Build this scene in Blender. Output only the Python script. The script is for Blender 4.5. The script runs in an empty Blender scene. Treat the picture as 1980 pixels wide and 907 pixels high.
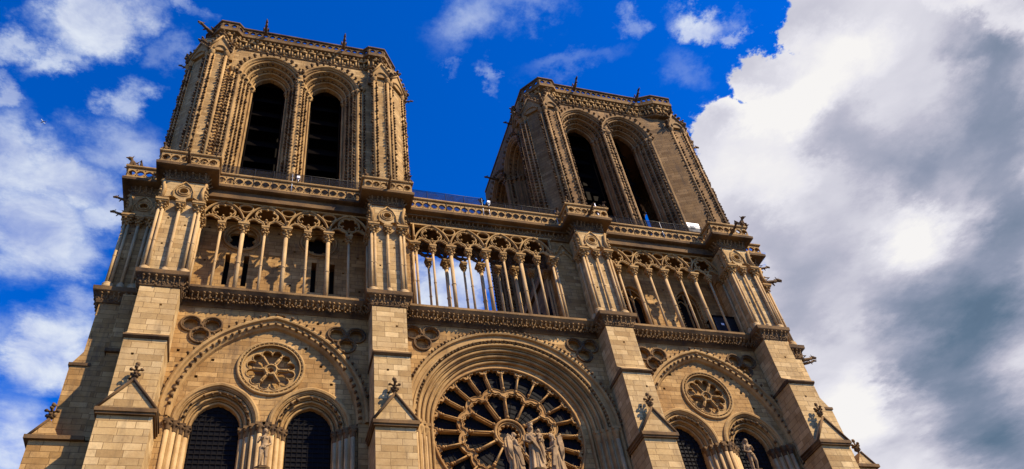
import bpy, math, random
from math import sin, cos, pi, sqrt, atan2, radians, hypot
from mathutils import Vector, Matrix
from mathutils.geometry import tessellate_polygon
random.seed(7)
S = bpy.context.scene
COL = S.collection

# ------------------------------------------------------------------ camera
cam_d = bpy.data.cameras.new('camera'); cam = bpy.data.objects.new('camera', cam_d); COL.objects.link(cam)
yaw, pit, rol = radians(23.622), radians(44.526), radians(-10.457)
fwd = Vector((sin(yaw)*cos(pit), cos(yaw)*cos(pit), sin(pit)))
rgt = Vector((cos(yaw), -sin(yaw), 0)); upv = rgt.cross(fwd)
R_ = cos(rol)*rgt + sin(rol)*upv; U_ = -sin(rol)*rgt + cos(rol)*upv
m = Matrix.Identity(4)
for i in range(3):
    m[i][0] = R_[i]; m[i][1] = U_[i]; m[i][2] = -fwd[i]
m.translation = Vector((-15.171, -38.807, 1.669))
cam.matrix_world = m
cam_d.sensor_width = 36; cam_d.lens = 1511.93/1980*36
cam_d.shift_y = 13.57/1980; cam_d.shift_x = 6.35/1980
cam_d.clip_end = 30000; cam_d.clip_start = .1
S.camera = cam

# ------------------------------------------------------------------ light
SUN_AZ, SUN_EL = radians(47), radians(43)          # azimuth to the right of the facade normal (which points to -y)
sd = Vector((sin(SUN_AZ)*cos(SUN_EL), -cos(SUN_AZ)*cos(SUN_EL), sin(SUN_EL)))
sun_d = bpy.data.lights.new('sun', 'SUN'); sun = bpy.data.objects.new('sun', sun_d); COL.objects.link(sun)
sun_d.energy = 5.0; sun_d.angle = radians(.55); sun_d.color = (1, .85, .63)
sun.rotation_euler = sd.to_track_quat('Z', 'Y').to_euler()
sun.location = (40, -40, 80)

W = bpy.data.worlds.new('World'); S.world = W; W.use_nodes = True
nt = W.node_tree; nt.nodes.clear()
def N(nt, typ, **kw):
    n = nt.nodes.new(typ)
    for k, v in kw.items():
        if k in n.bl_rna.properties.keys(): setattr(n, k, v)
        else: n.inputs[k].default_value = v
    return n
def MA(nt, op, a, b=None, c=None, clamp=False):
    n = nt.nodes.new('ShaderNodeMath'); n.operation = op; n.use_clamp = clamp
    for i, v in enumerate((a, b, c)):
        if v is None: continue
        if isinstance(v, (int, float)): n.inputs[i].default_value = v
        else: nt.links.new(v, n.inputs[i])
    return n.outputs[0]
def SS(nt, v, lo, hi, a=0., b=1.):
    n = nt.nodes.new('ShaderNodeMapRange'); n.interpolation_type = 'SMOOTHSTEP'
    for k, x in (('From Min', lo), ('From Max', hi), ('To Min', a), ('To Max', b)): n.inputs[k].default_value = x
    nt.links.new(v, n.inputs['Value']); return n.outputs['Result']
def MIX(nt, f, a, b, mode='MIX'):
    n = nt.nodes.new('ShaderNodeMix'); n.data_type = 'RGBA'; n.blend_type = mode
    for i, v in ((0, f), (6, a), (7, b)):
        if isinstance(v, (int, float)): n.inputs[i].default_value = v
        elif isinstance(v, tuple): n.inputs[i].default_value = v + (1,) if len(v) == 3 else v
        else: nt.links.new(v, n.inputs[i])
    return n.outputs[2]
sky = N(nt, 'ShaderNodeTexSky', sky_type='NISHITA', sun_disc=False)
sky.sun_elevation = SUN_EL; sky.sun_rotation = math.atan2(sd.x, sd.y); sky.altitude = 50; sky.ozone_density = 2.6; sky.air_density = .62; sky.dust_density = 0.
tc = N(nt, 'ShaderNodeTexCoord'); sep = N(nt, 'ShaderNodeSeparateXYZ'); nt.links.new(tc.outputs['Generated'], sep.inputs[0])
zz = MA(nt, 'MAXIMUM', sep.outputs[2], .06)
px_ = MA(nt, 'DIVIDE', sep.outputs[0], zz); py_ = MA(nt, 'DIVIDE', sep.outputs[1], zz)
comb = N(nt, 'ShaderNodeCombineXYZ'); nt.links.new(px_, comb.inputs[0]); nt.links.new(py_, comb.inputs[1])
CP = comb.outputs[0]                                # a point on the cloud layer, one unit up
def noise(nt, vec, scale, det=6, rough=.55, dist=0., out='Fac'):
    n = N(nt, 'ShaderNodeTexNoise'); n.inputs['Scale'].default_value = scale; n.inputs['Detail'].default_value = det
    n.inputs['Roughness'].default_value = rough; n.inputs['Distortion'].default_value = dist
    if vec is not None: nt.links.new(vec, n.inputs['Vector'])
    return n.outputs[out]
wn = noise(nt, CP, 5., 8, .66, out='Color')
vs = N(nt, 'ShaderNodeVectorMath', operation='SUBTRACT'); nt.links.new(wn, vs.inputs[0]); vs.inputs[1].default_value = (.5, .5, .5)
vm = N(nt, 'ShaderNodeVectorMath', operation='SCALE'); nt.links.new(vs.outputs[0], vm.inputs[0]); vm.inputs['Scale'].default_value = .26
va = N(nt, 'ShaderNodeVectorMath', operation='ADD'); nt.links.new(CP, va.inputs[0]); nt.links.new(vm.outputs[0], va.inputs[1])
WP = va.outputs[0]
def blob(cx, cy, rx, ry, rot=0, soft=.5, vec=None):
    """1 inside an ellipse on the cloud layer, falling to 0 at its rim"""
    a = N(nt, 'ShaderNodeMapping'); a.vector_type = 'TEXTURE'
    a.inputs['Location'].default_value = (cx, cy, 0); a.inputs['Rotation'].default_value = (0, 0, rot); a.inputs['Scale'].default_value = (rx, ry, 1)
    nt.links.new(vec or WP, a.inputs[0])
    l = N(nt, 'ShaderNodeVectorMath', operation='LENGTH'); nt.links.new(a.outputs[0], l.inputs[0])
    return SS(nt, l.outputs['Value'], 1., soft, 0., 1.)
def addl(lst):
    o = lst[0]
    for x in lst[1:]: o = MA(nt, 'MAXIMUM', o, x)
    return o
def scl(v, k): return MA(nt, 'MULTIPLY', v, k)
#CLOUDS-BEGIN
THIN = [(-0.244, 0.626, 11.776, -2.0, 7.983, 14.873, 1.0, 0.35), (-0.297, 0.701, 11.709, -11.91, 27.14, 17.347, 0.85, 0.1), (-0.344, 0.701, 18.065, 4.282, -0.8, 29.245, 0.8, 0.1), (-0.377, 0.769, 31.322, 3.892, 4.979, 25.273, 0.8, 0.2), (-0.221, 0.761, 28.735, 8.4, -5.99, 20.001, 0.75, 0.1), (-0.238, 0.846, 12.776, 2.113, -1.075, 16.075, 0.7, 0.1), (-0.343, 0.917, 8.128, 2.666, -4.075, 10.573, 0.95, 0.3), (-0.377, 1.034, 8.323, 2.247, -1.974, 7.109, 0.95, 0.3), (-0.391, 0.904, 18.159, 2.224, 1.451, 8.153, 0.9, 0.3), (-0.276, 0.994, 14.557, 0.864, 2.319, 14.278, 0.85, 0.2), (-0.337, 1.088, 11.647, 0.999, 1.988, 13.218, 0.85, 0.2), (-0.385, 1.35, 8.129, -0.848, 5.422, 7.4, 0.97, 0.4), (-0.322, 1.207, 17.148, 1.278, 1.878, 14.095, 0.7, 0.1), (-0.486, 1.684, 9.376, 1.148, 0.296, 4.421, 0.9, 0.3), (-0.449, 1.311, 20.03, 2.525, 1.331, 11.029, 0.5, 0.1), (-0.142, 0.588, 14.493, 15.884, -42.852, 23.534, 0.6, 0.0), (-0.175, 0.668, 37.474, 0.397, 6.103, 29.694, 0.35, 0.0), (0.239, 0.523, 8.311, -6.285, 11.248, 13.535, 0.62, 0.0), (0.307, 0.492, 15.276, -7.556, 9.637, 22.578, 0.5, 0.0), (0.299, 0.626, 23.556, 9.214, -34.35, 56.657, 0.5, 0.0), (0.223, 0.613, 36.968, 15.826, -45.917, 73.331, 0.25, 0.0), (0.446, 0.466, 36.868, 5.109, -12.86, 42.63, 0.5, 0.0), (0.392, 0.552, 9.533, -7.03, 23.941, 34.237, 0.25, 0.0), (0.575, 0.514, 10.706, 9.467, -17.118, 20.066, 0.3, 0.0), (0.566, 0.426, 11.977, -7.267, 11.211, 35.462, 0.97, 0.25), (0.632, 0.435, 28.716, -10.162, 2.155, 56.353, 0.9, 0.2), (0.314, 1.091, 8.187, -1.841, 1.301, 9.48, 1.0, 0.6), (-0.183, 0.582, 25.33, 11.423, -13.608, 28.361, 0.5, 0.0)]
THICK = [(0.781, 0.407, 11.122, -7.386, 2.181, 10.217, 1.0, 0.75), (0.768, 0.523, 9.242, -5.591, 2.211, 11.085, 1.0, 0.75), (0.739, 0.629, 9.423, -5.166, 2.258, 12.066, 1.0, 0.75), (0.867, 0.743, 5.631, -3.299, 1.212, 7.114, 1.0, 0.8), (0.939, 0.383, 4.946, -3.907, 1.656, 7.798, 1.0, 0.85), (1.094, 0.368, 5.782, -5.267, 1.577, 7.505, 1.0, 0.85), (0.981, 0.578, 4.782, -3.437, 1.106, 5.89, 1.0, 0.85), (1.215, 0.581, 4.123, -3.565, 0.789, 4.328, 1.0, 0.85), (1.097, 0.828, 4.226, -2.892, 0.709, 4.557, 1.0, 0.85), (1.386, 0.861, 3.264, -2.699, 0.48, 3.268, 1.0, 0.85), (1.186, 1.058, 4.292, -2.793, 0.472, 3.717, 1.0, 0.85), (1.518, 1.216, 3.163, -2.385, 0.271, 2.592, 1.0, 0.85), (1.845, 1.25, 3.363, -2.985, 0.209, 2.153, 1.0, 0.85), (1.458, 1.477, 3.568, -2.322, 0.201, 2.651, 1.0, 0.85), (2.023, 1.632, 2.209, -1.827, 0.14, 2.566, 1.0, 0.85)]
DARK = [(1.126, 0.634, 4.944, -5.956, 3.837, 4.817, 0.55, 0.0), (0.932, 0.587, 8.405, -5.752, 2.087, 11.108, 0.3, 0.0), (0.895, 0.831, 8.65, -4.958, 1.427, 8.97, 0.2, 0.0), (1.017, 0.915, 7.177, -2.191, -2.068, 8.641, 0.3, 0.0), (1.184, 0.505, 7.113, -6.314, 0.95, 4.949, 0.62, 0.0), (1.554, 0.975, 4.405, -3.809, 0.515, 3.922, 0.95, 0.0), (1.403, 0.707, 7.421, -6.761, 0.958, 5.84, 0.7, 0.0), (1.621, 1.205, 3.963, -2.049, -1.27, 4.635, 0.8, 0.0), (1.317, 0.988, 5.93, -4.386, 1.088, 8.166, 0.5, 0.0), (2.073, 1.485, 3.22, -2.883, 0.229, 3.274, 0.9, 0.0), (1.046, 0.807, 9.148, -6.075, 0.934, 5.872, 0.3, 0.0), (1.061, 0.404, 7.736, -6.688, 3.022, 14.624, 0.35, 0.0), (1.135, 1.065, 8.229, -5.138, 1.188, 9.347, 0.3, 0.0)]
LITE = [(0.814, 0.69, 7.81, -4.476, 1.484, 8.341, 0.35, 0.0), (1.0, 0.773, 6.048, -3.936, 1.004, 6.122, 0.2, 0.0), (0.772, 0.563, 7.96, -8.029, 7.379, 9.944, 0.75, 0.0), (0.665, 0.564, 11.65, -6.101, 3.249, 16.493, 0.4, 0.0), (1.236, 0.792, 8.569, -6.644, 1.339, 8.51, 0.55, 0.0), (0.796, 0.459, 8.57, -5.577, 2.731, 13.213, 0.4, 0.0), (1.474, 1.264, 7.043, -5.062, 0.756, 7.589, 0.45, 0.0), (1.505, 1.448, 6.026, -4.083, 0.394, 5.023, 0.6, 0.0), (0.963, 0.35, 9.889, -8.176, 6.041, 28.019, 0.3, 0.0), (0.594, 0.43, 12.739, -6.671, 8.429, 39.092, 0.4, 0.0), (1.08, 0.353, 13.369, -12.18, 3.799, 17.891, 0.3, 0.0)]
def eb(q, vec):
    """a soft elliptical cloud patch on the cloud layer: centre, 2x2 shape, strength, core"""
    cx, cy, a, b, c, d, k, soft = q
    sb = N(nt, 'ShaderNodeVectorMath', operation='SUBTRACT'); nt.links.new(vec, sb.inputs[0]); sb.inputs[1].default_value = (cx, cy, 0)
    o = []
    for r_ in ((a, b, 0), (c, d, 0)):
        dp = N(nt, 'ShaderNodeVectorMath', operation='DOT_PRODUCT'); nt.links.new(sb.outputs[0], dp.inputs[0]); dp.inputs[1].default_value = r_; o.append(dp.outputs['Value'])
    r2 = MA(nt, 'SQRT', MA(nt, 'ADD', MA(nt, 'MULTIPLY', o[0], o[0]), MA(nt, 'MULTIPLY', o[1], o[1])))
    return SS(nt, r2, 1.15, soft, 0., k)
thk = addl([eb(q, WP) for q in THICK]); thn = addl([eb(q, WP) for q in THIN])
fb = noise(nt, CP, 9., 10, .62, .35)
fb2 = noise(nt, CP, 2.4, 6, .6, .2)
thinA = MA(nt, 'MULTIPLY', thn, SS(nt, fb, .25, .68, .40, 1.0), clamp=True)
thickA = SS(nt, MA(nt, 'ADD', thk, scl(MA(nt, 'SUBTRACT', fb, .5), 1.0)), .14, .62)
alpha = MA(nt, 'MAXIMUM', thinA, thickA)
fb3 = noise(nt, CP, 3.4, 9, .56, .3)
def addm(l):
    o = l[0]
    for x in l[1:]: o = MA(nt, 'ADD', o, x)
    return o
dark = addm([eb(q, WP) for q in DARK]); lite = addm([eb(q, WP) for q in LITE])
g = MA(nt, 'ADD', MA(nt, 'SUBTRACT', scl(dark, .62), scl(lite, .52)), MA(nt, 'MULTIPLY', MA(nt, 'SUBTRACT', fb3, .5), .40))
g = MA(nt, 'ADD', g, .20)
cr = N(nt, 'ShaderNodeValToRGB'); nt.links.new(g, cr.inputs[0])
el = cr.color_ramp.elements; el[0].position = 0; el[0].color = (1., .98, .97, 1); el[1].position = 1; el[1].color = (.06, .11, .18, 1)
for p, c in ((.14, (.84, .83, .90)), (.30, (.55, .55, .66)), (.52, (.30, .34, .46)), (.76, (.13, .20, .30))):
    e = el.new(p); e.color = c + (1,)
ccol = MIX(nt, thickA, MIX(nt, thn, (.40, .58, .92), (.84, .90, 1.0)), cr.outputs[0])
#CLOUDS-END
hs = N(nt, 'ShaderNodeHueSaturation'); hs.inputs['Saturation'].default_value = 1.42; hs.inputs['Value'].default_value = 3.35; hs.inputs['Hue'].default_value = .512
nt.links.new(sky.outputs[0], hs.inputs['Color'])
skyk = MIX(nt, 1., hs.outputs[0], (1., .93, 1.10), 'MULTIPLY')
cl = N(nt, 'ShaderNodeVectorMath', operation='SCALE'); nt.links.new(ccol, cl.inputs[0]); cl.inputs['Scale'].default_value = 10.1
fin = MIX(nt, alpha, skyk, cl.outputs[0])
bg = N(nt, 'ShaderNodeBackground'); nt.links.new(fin, bg.inputs[0]); bg.inputs[1].default_value = .05
wo = N(nt, 'ShaderNodeOutputWorld'); nt.links.new(bg.outputs[0], wo.inputs[0])
S.view_settings.view_transform = 'Standard'; S.view_settings.look = 'None'; S.view_settings.exposure = .88; S.view_settings.gamma = 1
S.render.resolution_x = 1024; S.render.resolution_y = 469

# ------------------------------------------------------------------ materials
def newmat(name):
    M = bpy.data.materials.new(name); M.use_nodes = True; t = M.node_tree
    b = t.nodes['Principled BSDF']; return M, t, b
def stone(name, base, lo, hi, masonry=True, grime=.35, bump=.5, course=.34):
    base, lo, hi = (tuple(c*k for c, k in zip(v, (.79, .71, .55))) for v in (base, lo, hi))
    M, t, b = newmat(name)
    geo = N(t, 'ShaderNodeNewGeometry')
    sp = N(t, 'ShaderNodeSeparateXYZ'); t.links.new(geo.outputs['Position'], sp.inputs[0])
    sn = N(t, 'ShaderNodeSeparateXYZ'); t.links.new(geo.outputs['True Normal'], sn.inputs[0])
    u = MA(t, 'SUBTRACT', MA(t, 'MULTIPLY', sp.outputs[1], sn.outputs[0]), MA(t, 'MULTIPLY', sp.outputs[0], sn.outputs[1]))
    c = N(t, 'ShaderNodeCombineXYZ'); t.links.new(u, c.inputs[0]); t.links.new(sp.outputs[2], c.inputs[1])
    pos = geo.outputs['Position']
    n1 = noise(t, pos, .55, 5, .6); n2 = noise(t, pos, 9., 6, .65); n3 = noise(t, pos, 2.2, 5, .65)
    col = MIX(t, SS(t, n1, .32, .68), lo, hi)
    col = MIX(t, SS(t, n3, .35, .72, 0, .55), col, base)
    hgt = scl2(t, n2, .5)
    if masonry:
        br = N(t, 'ShaderNodeTexBrick'); t.links.new(c.outputs[0], br.inputs['Vector'])
        br.offset = .42; br.squash = 1.35; br.squash_frequency = 3
        for k, v in (('Scale', 1.), ('Mortar Size', .017), ('Mortar Smooth', .25), ('Bias', 0.), ('Brick Width', .86), ('Row Height', course)): br.inputs[k].default_value = v
        br.inputs['Color1'].default_value = (.0, .0, .0, 1); br.inputs['Color2'].default_value = (1, 1, 1, 1); br.inputs['Mortar'].default_value = (.35, .35, .35, 1)
        # per-stone tone: some blocks pale and renewed, some darker and browner
        tone = N(t, 'ShaderNodeValToRGB'); t.links.new(br.outputs['Color'], tone.inputs[0]); tone.color_ramp.interpolation = 'CONSTANT'
        te = tone.color_ramp.elements; te[0].color = (.72, .66, .56, 1); te[1].position = .90; te[1].color = (1.30, 1.33, 1.36, 1)
        for p_, c_ in ((.08, (.86, .83, .76)), (.24, (.95, .94, .92)), (.45, (1.0, 1.0, 1.0)), (.62, (1.06, 1.04, .97)), (.78, (1.16, 1.18, 1.20))):
            e_ = te.new(p_); e_.color = c_+(1,)
        col = MIX(t, SS(t, n1, .25, .62, .55, 1.), col, MIX(t, 1., col, tone.outputs[0], 'MULTIPLY'))
        col = MIX(t, MA(t, 'MULTIPLY', br.outputs['Fac'], .72), col, (lo[0]*.38, lo[1]*.34, lo[2]*.3))
        hgt = MA(t, 'SUBTRACT', hgt, scl2(t, br.outputs['Fac'], .9))
    # rain-washed streaks and soot with their own shape
    mp = N(t, 'ShaderNodeMapping'); mp.inputs['Scale'].default_value = (2.2, 2.2, .28); t.links.new(pos, mp.inputs[0])
    st = noise(t, mp.outputs[0], 1., 6, .62)
    col = MIX(t, SS(t, st, .50, .74, 0, grime), col, (.055, .042, .030))
    col = MIX(t, SS(t, noise(t, pos, 1.7, 9, .74), .48, .72, 0, grime*1.15), col, (.085, .052, .028))
    col = MIX(t, 1., col, MIX(t, n2, (.76, .75, .74), (1.20, 1.19, 1.17)), 'MULTIPLY')
    t.links.new(col, b.inputs['Base Color'])
    b.inputs['Roughness'].default_value = .9; b.inputs['Specular IOR Level'].default_value = .2
    bp = N(t, 'ShaderNodeBump'); bp.inputs['Strength'].default_value = bump; bp.inputs['Distance'].default_value = .035
    t.links.new(hgt, bp.inputs['Height']); t.links.new(bp.outputs[0], b.inputs['Normal'])
    return M
def scl2(t, v, k): return MA(t, 'MULTIPLY', v, k)
LO, HI, BASE = (.33, .195, .075), (.50, .335, .155), (.41, .262, .118)
STONE = stone('ashlar_limestone', BASE, LO, HI, grime=.46)
STONEB = stone('ashlar_buttress', (.53, .395, .22), (.46, .32, .16), (.60, .46, .27), grime=.30, course=.40)
TRIM = stone('carved_limestone', (.42, .275, .13), (.30, .185, .075), (.52, .36, .17), masonry=False, grime=.35, bump=.8)
SHAFT = stone('shaft_limestone', (.52, .38, .22), (.42, .29, .15), (.60, .45, .27), masonry=False, grime=.18, bump=.3)
SOOT_SHADE = stone('weathered_shade_limestone', (.13, .078, .036), (.055, .033, .017), (.24, .15, .07), masonry=False, grime=.5, bump=1.)  # soot crust, darkened further to paint shade in soffits and crevices
WORN = stone('worn_limestone', (.22, .135, .062), (.105, .064, .031), (.38, .25, .12), masonry=False, grime=.5, bump=.9)
PALE = stone('pale_restored_stone', (.62, .50, .36), (.55, .43, .30), (.68, .57, .43), masonry=False, grime=.2, bump=.4)
DARKB = stone('shade_toned_stone', (.30, .20, .10), (.22, .145, .07), (.36, .25, .13), grime=.45)  # stone darkened to paint shade on the inner side walls
def flat(name, c, rough=.6, metal=0., nz=.0):
    M, t, b = newmat(name); b.inputs['Specular IOR Level'].default_value = .5 if max(c) > .2 else .08
    pos = N(t, 'ShaderNodeNewGeometry').outputs['Position']
    n = noise(t, pos, 5., 5, .6)
    col = MIX(t, n, tuple(x*.65 for x in c), tuple(min(1, x*1.35) for x in c)); t.links.new(col, b.inputs['Base Color'])
    b.inputs['Roughness'].default_value = rough; b.inputs['Metallic'].default_value = metal
    return M
LEAD = flat('lead_glazing_bars', (.011, .009, .008), .85)
GLASS = flat('dark_stained_glass', (.006, .0055, .006), .6)
GLASS.node_tree.nodes['Principled BSDF'].inputs['Specular IOR Level'].default_value = .05
WOOD = flat('dark_timber', (.007, .005, .004), .9)
SLATE = flat('louvre_slate', (.005, .004, .0035), .9)
SLATE.node_tree.nodes['Principled BSDF'].inputs['Specular IOR Level'].default_value = 0.
IRON = flat('painted_iron', (.03, .028, .027), .5, .6)
WHITE = flat('white_paint', (.78, .78, .76), .5)
STEEL = flat('galvanised_steel', (.45, .45, .44), .4, .7)
PAINTED_DARK = flat('painted_dark_interior', (.010, .008, .007), .95)  # near-black colour stands in for unlit depth behind openings
def netmat(name, c, a):
    M, t, b = newmat(name)
    pos = N(t, 'ShaderNodeNewGeometry').outputs['Position']
    wv = noise(t, pos, 3., 3, .5)
    tr = N(t, 'ShaderNodeBsdfTransparent'); df = N(t, 'ShaderNodeBsdfDiffuse'); df.inputs[0].default_value = c + (1,)
    mx = N(t, 'ShaderNodeMixShader'); t.links.new(SS(t, wv, .3, .7, a*.85, a*1.15), mx.inputs[0]); t.links.new(tr.outputs[0], mx.inputs[1]); t.links.new(df.outputs[0], mx.inputs[2])
    t.links.new(mx.outputs[0], t.nodes['Material Output'].inputs[0]); return M
NET = netmat('dark_netting', (.02, .018, .018), .66)

# ------------------------------------------------------------------ mesh helper
class MB:
    def __init__(s): s.v = []; s.f = []; s.sm = []
    def add(s, vs, fs, smooth=False):
        o = len(s.v); s.v += [tuple(p) for p in vs]; s.f += [tuple(i+o for i in f) for f in fs]; s.sm += [smooth]*len(fs)
    def box(s, x0, x1, y0, y1, z0, z1):
        s.add([(x0,y0,z0),(x1,y0,z0),(x1,y1,z0),(x0,y1,z0),(x0,y0,z1),(x1,y0,z1),(x1,y1,z1),(x0,y1,z1)],
              [(0,1,5,4),(1,2,6,5),(2,3,7,6),(3,0,4,7),(4,5,6,7),(3,2,1,0)])
    def prism(s, poly, a, b, axis='y'):
        """poly: (p,q); axis y -> (p,y,q); z -> (p,q,z); x -> (x,p,q)"""
        n = len(poly)
        def P(p, q, t): return (p,t,q) if axis == 'y' else ((p,q,t) if axis == 'z' else (t,p,q))
        vs = [P(p,q,a) for p,q in poly] + [P(p,q,b) for p,q in poly]
        s.add(vs, [tuple(range(n)), tuple(range(2*n-1, n-1, -1))] + [(i,i+n,(i+1)%n+n,(i+1)%n) for i in range(n)])
    def plate(s, outer, holes, y0, y1, T=None):
        """flat pierced slab in the x-z plane between y0 (front) and y1, optional transform T"""
        loops = [outer]+list(holes); pts = [p for l in loops for p in l]
        tri = tessellate_polygon([[Vector((p[0],p[1],0)) for p in l] for l in loops])
        n = len(pts); T = T or (lambda p: p)
        vs = [T((p[0],y0,p[1])) for p in pts] + [T((p[0],y1,p[1])) for p in pts]
        fs = [tuple(t) for t in tri] + [tuple(i+n for i in reversed(t)) for t in tri]
        o = 0
        for l in loops:
            k = len(l)
            for i in range(k):
                a, b = o+i, o+(i+1)%k; fs.append((a,b,b+n,a+n))
            o += k
        s.add(vs, fs)
    def tube(s, path, r, n=6, closed=False, smooth=True, flat=1.):
        path = [Vector(p) for p in path]; k = len(path); vs = []; 
        for i, p in enumerate(path):
            a = path[(i-1)%k] if (closed or i > 0) else p; b = path[(i+1)%k] if (closed or i < k-1) else p
            d = (b-a); d = d.normalized() if d.length > 1e-9 else Vector((0,0,1))
            ref = Vector((0,1,0)) if abs(d.y) < .9 else Vector((1,0,0))
            u = d.cross(ref).normalized(); w = d.cross(u)
            rr = r[i] if isinstance(r, (list, tuple)) else r
            for j in range(n):
                t = 2*pi*j/n; vs.append(p + u*cos(t)*rr + w*sin(t)*rr*flat)
        fs = []
        for i in range(k if closed else k-1):
            for j in range(n):
                fs.append((i*n+j, i*n+(j+1)%n, ((i+1)%k)*n+(j+1)%n, ((i+1)%k)*n+j))
        if not closed: fs += [tuple(range(n-1,-1,-1)), tuple(range((k-1)*n, k*n))]
        s.add(vs, fs, smooth)
    def lathe(s, prof, cx, cy, z0=0, n=10, smooth=True, sx=1., sy=1., rot=0.):
        vs = []; 
        for r, z in prof:
            for j in range(n):
                t = 2*pi*j/n+rot; vs.append((cx+r*cos(t)*sx, cy+r*sin(t)*sy, z0+z))
        k = len(prof)
        fs = [(i*n+j, i*n+(j+1)%n, (i+1)*n+(j+1)%n, (i+1)*n+j) for i in range(k-1) for j in range(n)]
        fs += [tuple(range(n-1,-1,-1)), tuple(range((k-1)*n, k*n))]
        s.add(vs, fs, smooth)
    def blob(s, c, r, n=6, m=4, jit=.0):
        rx, ry, rz = r if isinstance(r, tuple) else (r, r, r)
        vs = [(c[0],c[1],c[2]-rz)]
        for i in range(1, m):
            a = -pi/2+pi*i/m
            for j in range(n):
                t = 2*pi*j/n; q = 1+random.uniform(-jit, jit)
                vs.append((c[0]+rx*cos(a)*cos(t)*q, c[1]+ry*cos(a)*sin(t)*q, c[2]+rz*sin(a)*q))
        vs.append((c[0],c[1],c[2]+rz)); L = len(vs)-1
        fs = [(0, 1+(j+1)%n, 1+j) for j in range(n)]
        for i in range(m-2):
            for j in range(n): fs.append((1+i*n+j, 1+i*n+(j+1)%n, 1+(i+1)*n+(j+1)%n, 1+(i+1)*n+j))
        fs += [(L, 1+(m-2)*n+j, 1+(m-2)*n+(j+1)%n) for j in range(n)]
        s.add(vs, fs, True)
    def crocket(s, p, d, k=.13):
        """a leaf hook growing from p along d and curling up"""
        p = Vector(p); d = Vector(d).to_3d().normalized(); q = 1+random.uniform(-.28, .24); k *= q
        if random.random() < .04: return
        a = p + d*k*.55 + Vector((0,0,k*.1)); b = p + d*k*.9 + Vector((0,0,k*.5))
        s.tube([p, a, b], [k*.5, k*.55, k*.4], 5)
        s.blob(b, (k*.85, k*.85, k*.75), 6, 4, .22)
    def build(s, name, mat, parent=None, sub=None):
        me = bpy.data.meshes.new(name); me.from_pydata(s.v, [], s.f)
        me.polygons.foreach_set('use_smooth', s.sm); me.update()
        import bmesh
        bm = bmesh.new(); bm.from_mesh(me); bmesh.ops.recalc_face_normals(bm, faces=bm.faces); bm.to_mesh(me); bm.free()
        o = bpy.data.objects.new(name, me); COL.objects.link(o); me.materials.append(mat)
        if parent: o.parent = parent
        return o
def empty(name, parent=None, loc=(0,0,0)):
    o = bpy.data.objects.new(name, None); COL.objects.link(o); o.parent = parent; o.location = loc; o.empty_display_size = .5
    return o
def tag(o, label=None, cat=None, group=None, kind=None):
    for k, v in (('label', label), ('category', cat), ('group', group), ('kind', kind)):
        if v: o[k] = v
    return o
def copy_tree(o, parent, loc):
    c = o.copy(); COL.objects.link(c); c.parent = parent; c.location = loc
    for ch in o.children:
        d = ch.copy(); COL.objects.link(d); d.parent = c
    return c

# arch outline: half width w measured from common centres at +-e
def arch(cx, zs, w, e, n=10, z0=None):
    """open polyline from left foot over the apex to the right foot; arcs centred at +-e so that offsets stay concentric"""
    R = w+e; a0 = math.acos(max(-1, min(1, e/R))) if e > 0 else pi/2
    L = [(cx+e-R*cos(a0*i/n), zs+R*sin(a0*i/n)) for i in range(n+1)]
    Rr = [(2*cx-x, z) for x, z in reversed(L[:-1])]
    pts = L+Rr
    if z0 is not None: pts = [(cx-w, z0)]+pts+[(cx+w, z0)]
    return pts
def sweep(mb, cx, zs, e, prof, z0, n=10, T=None, smooth=True):
    """prof: list (w, y): each swept along its concentric arch; builds the moulded reveal"""
    T = T or (lambda p: p)
    rows = [[T((x, y, z)) for x, z in arch(cx, zs, w, e, n, z0)] for w, y in prof]
    k = len(rows[0]); vs = [p for r in rows for p in r]
    fs = [(i*k+j, i*k+j+1, (i+1)*k+j+1, (i+1)*k+j) for i in range(len(rows)-1) for j in range(k-1)]
    mb.add(vs, fs, False)
def roll(w, y, r, n=5, flip=False):
    """three quarter roll on the arris between orders"""
    return [(w+r*cos(t), y+r*sin(t)) for t in [(-pi*.0)-pi*1.0*i/n for i in range(n+1)]]
def orders(w_out, w_in, y_out, y_in, k, rr=.5):
    """receding orders, each a flat face, a deep hollow and a free roll"""
    P = []; dw = (w_out-w_in)/k; dy = (y_in-y_out)/k
    for i in range(k):
        w, y = w_out-i*dw, y_out+i*dy; r = min(dw*.26, dy*.42)*(.7+.5*rr)
        P += [(w, y), (w-dw*.22, y+.001), (w-dw*.26, y+dy*.75), (w-dw*.44, y+dy*.80)]
        c = (w-dw*.70, y+dy*.40)
        P += [(c[0]+r*cos(t), c[1]+r*sin(t)) for t in (.7, 0., -.8, -1.57, -2.3, -3.1)]
        P += [(w-dw*.99, y+dy*.80), (w-dw, y+dy)]
    return P
def circle(cx, cz, r, n=28, a0=0): return [(cx+r*cos(a0+2*pi*i/n), cz+r*sin(a0+2*pi*i/n)) for i in range(n)]
def foil(cx, cz, r, k, depth=.22, n=None, rot=0.):
    n = n or k*7
    return [(cx+r*(1-depth+depth*abs(sin(k*t/2)))*cos(t+rot), cz+r*(1-depth+depth*abs(sin(k*t/2)))*sin(t+rot)) for t in [2*pi*i/n for i in range(n)]]
def rollpath(mb, pts, y, r, closed=True, n=5): mb.tube([(x, y, z) for x, z in pts], r, n, closed)
def holes_grid(rects, size=.17):
    return [[(x-size/2,z-size/2),(x+size/2,z-size/2),(x+size/2,z+size/2),(x-size/2,z+size/2)] for x, z in rects]

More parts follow.
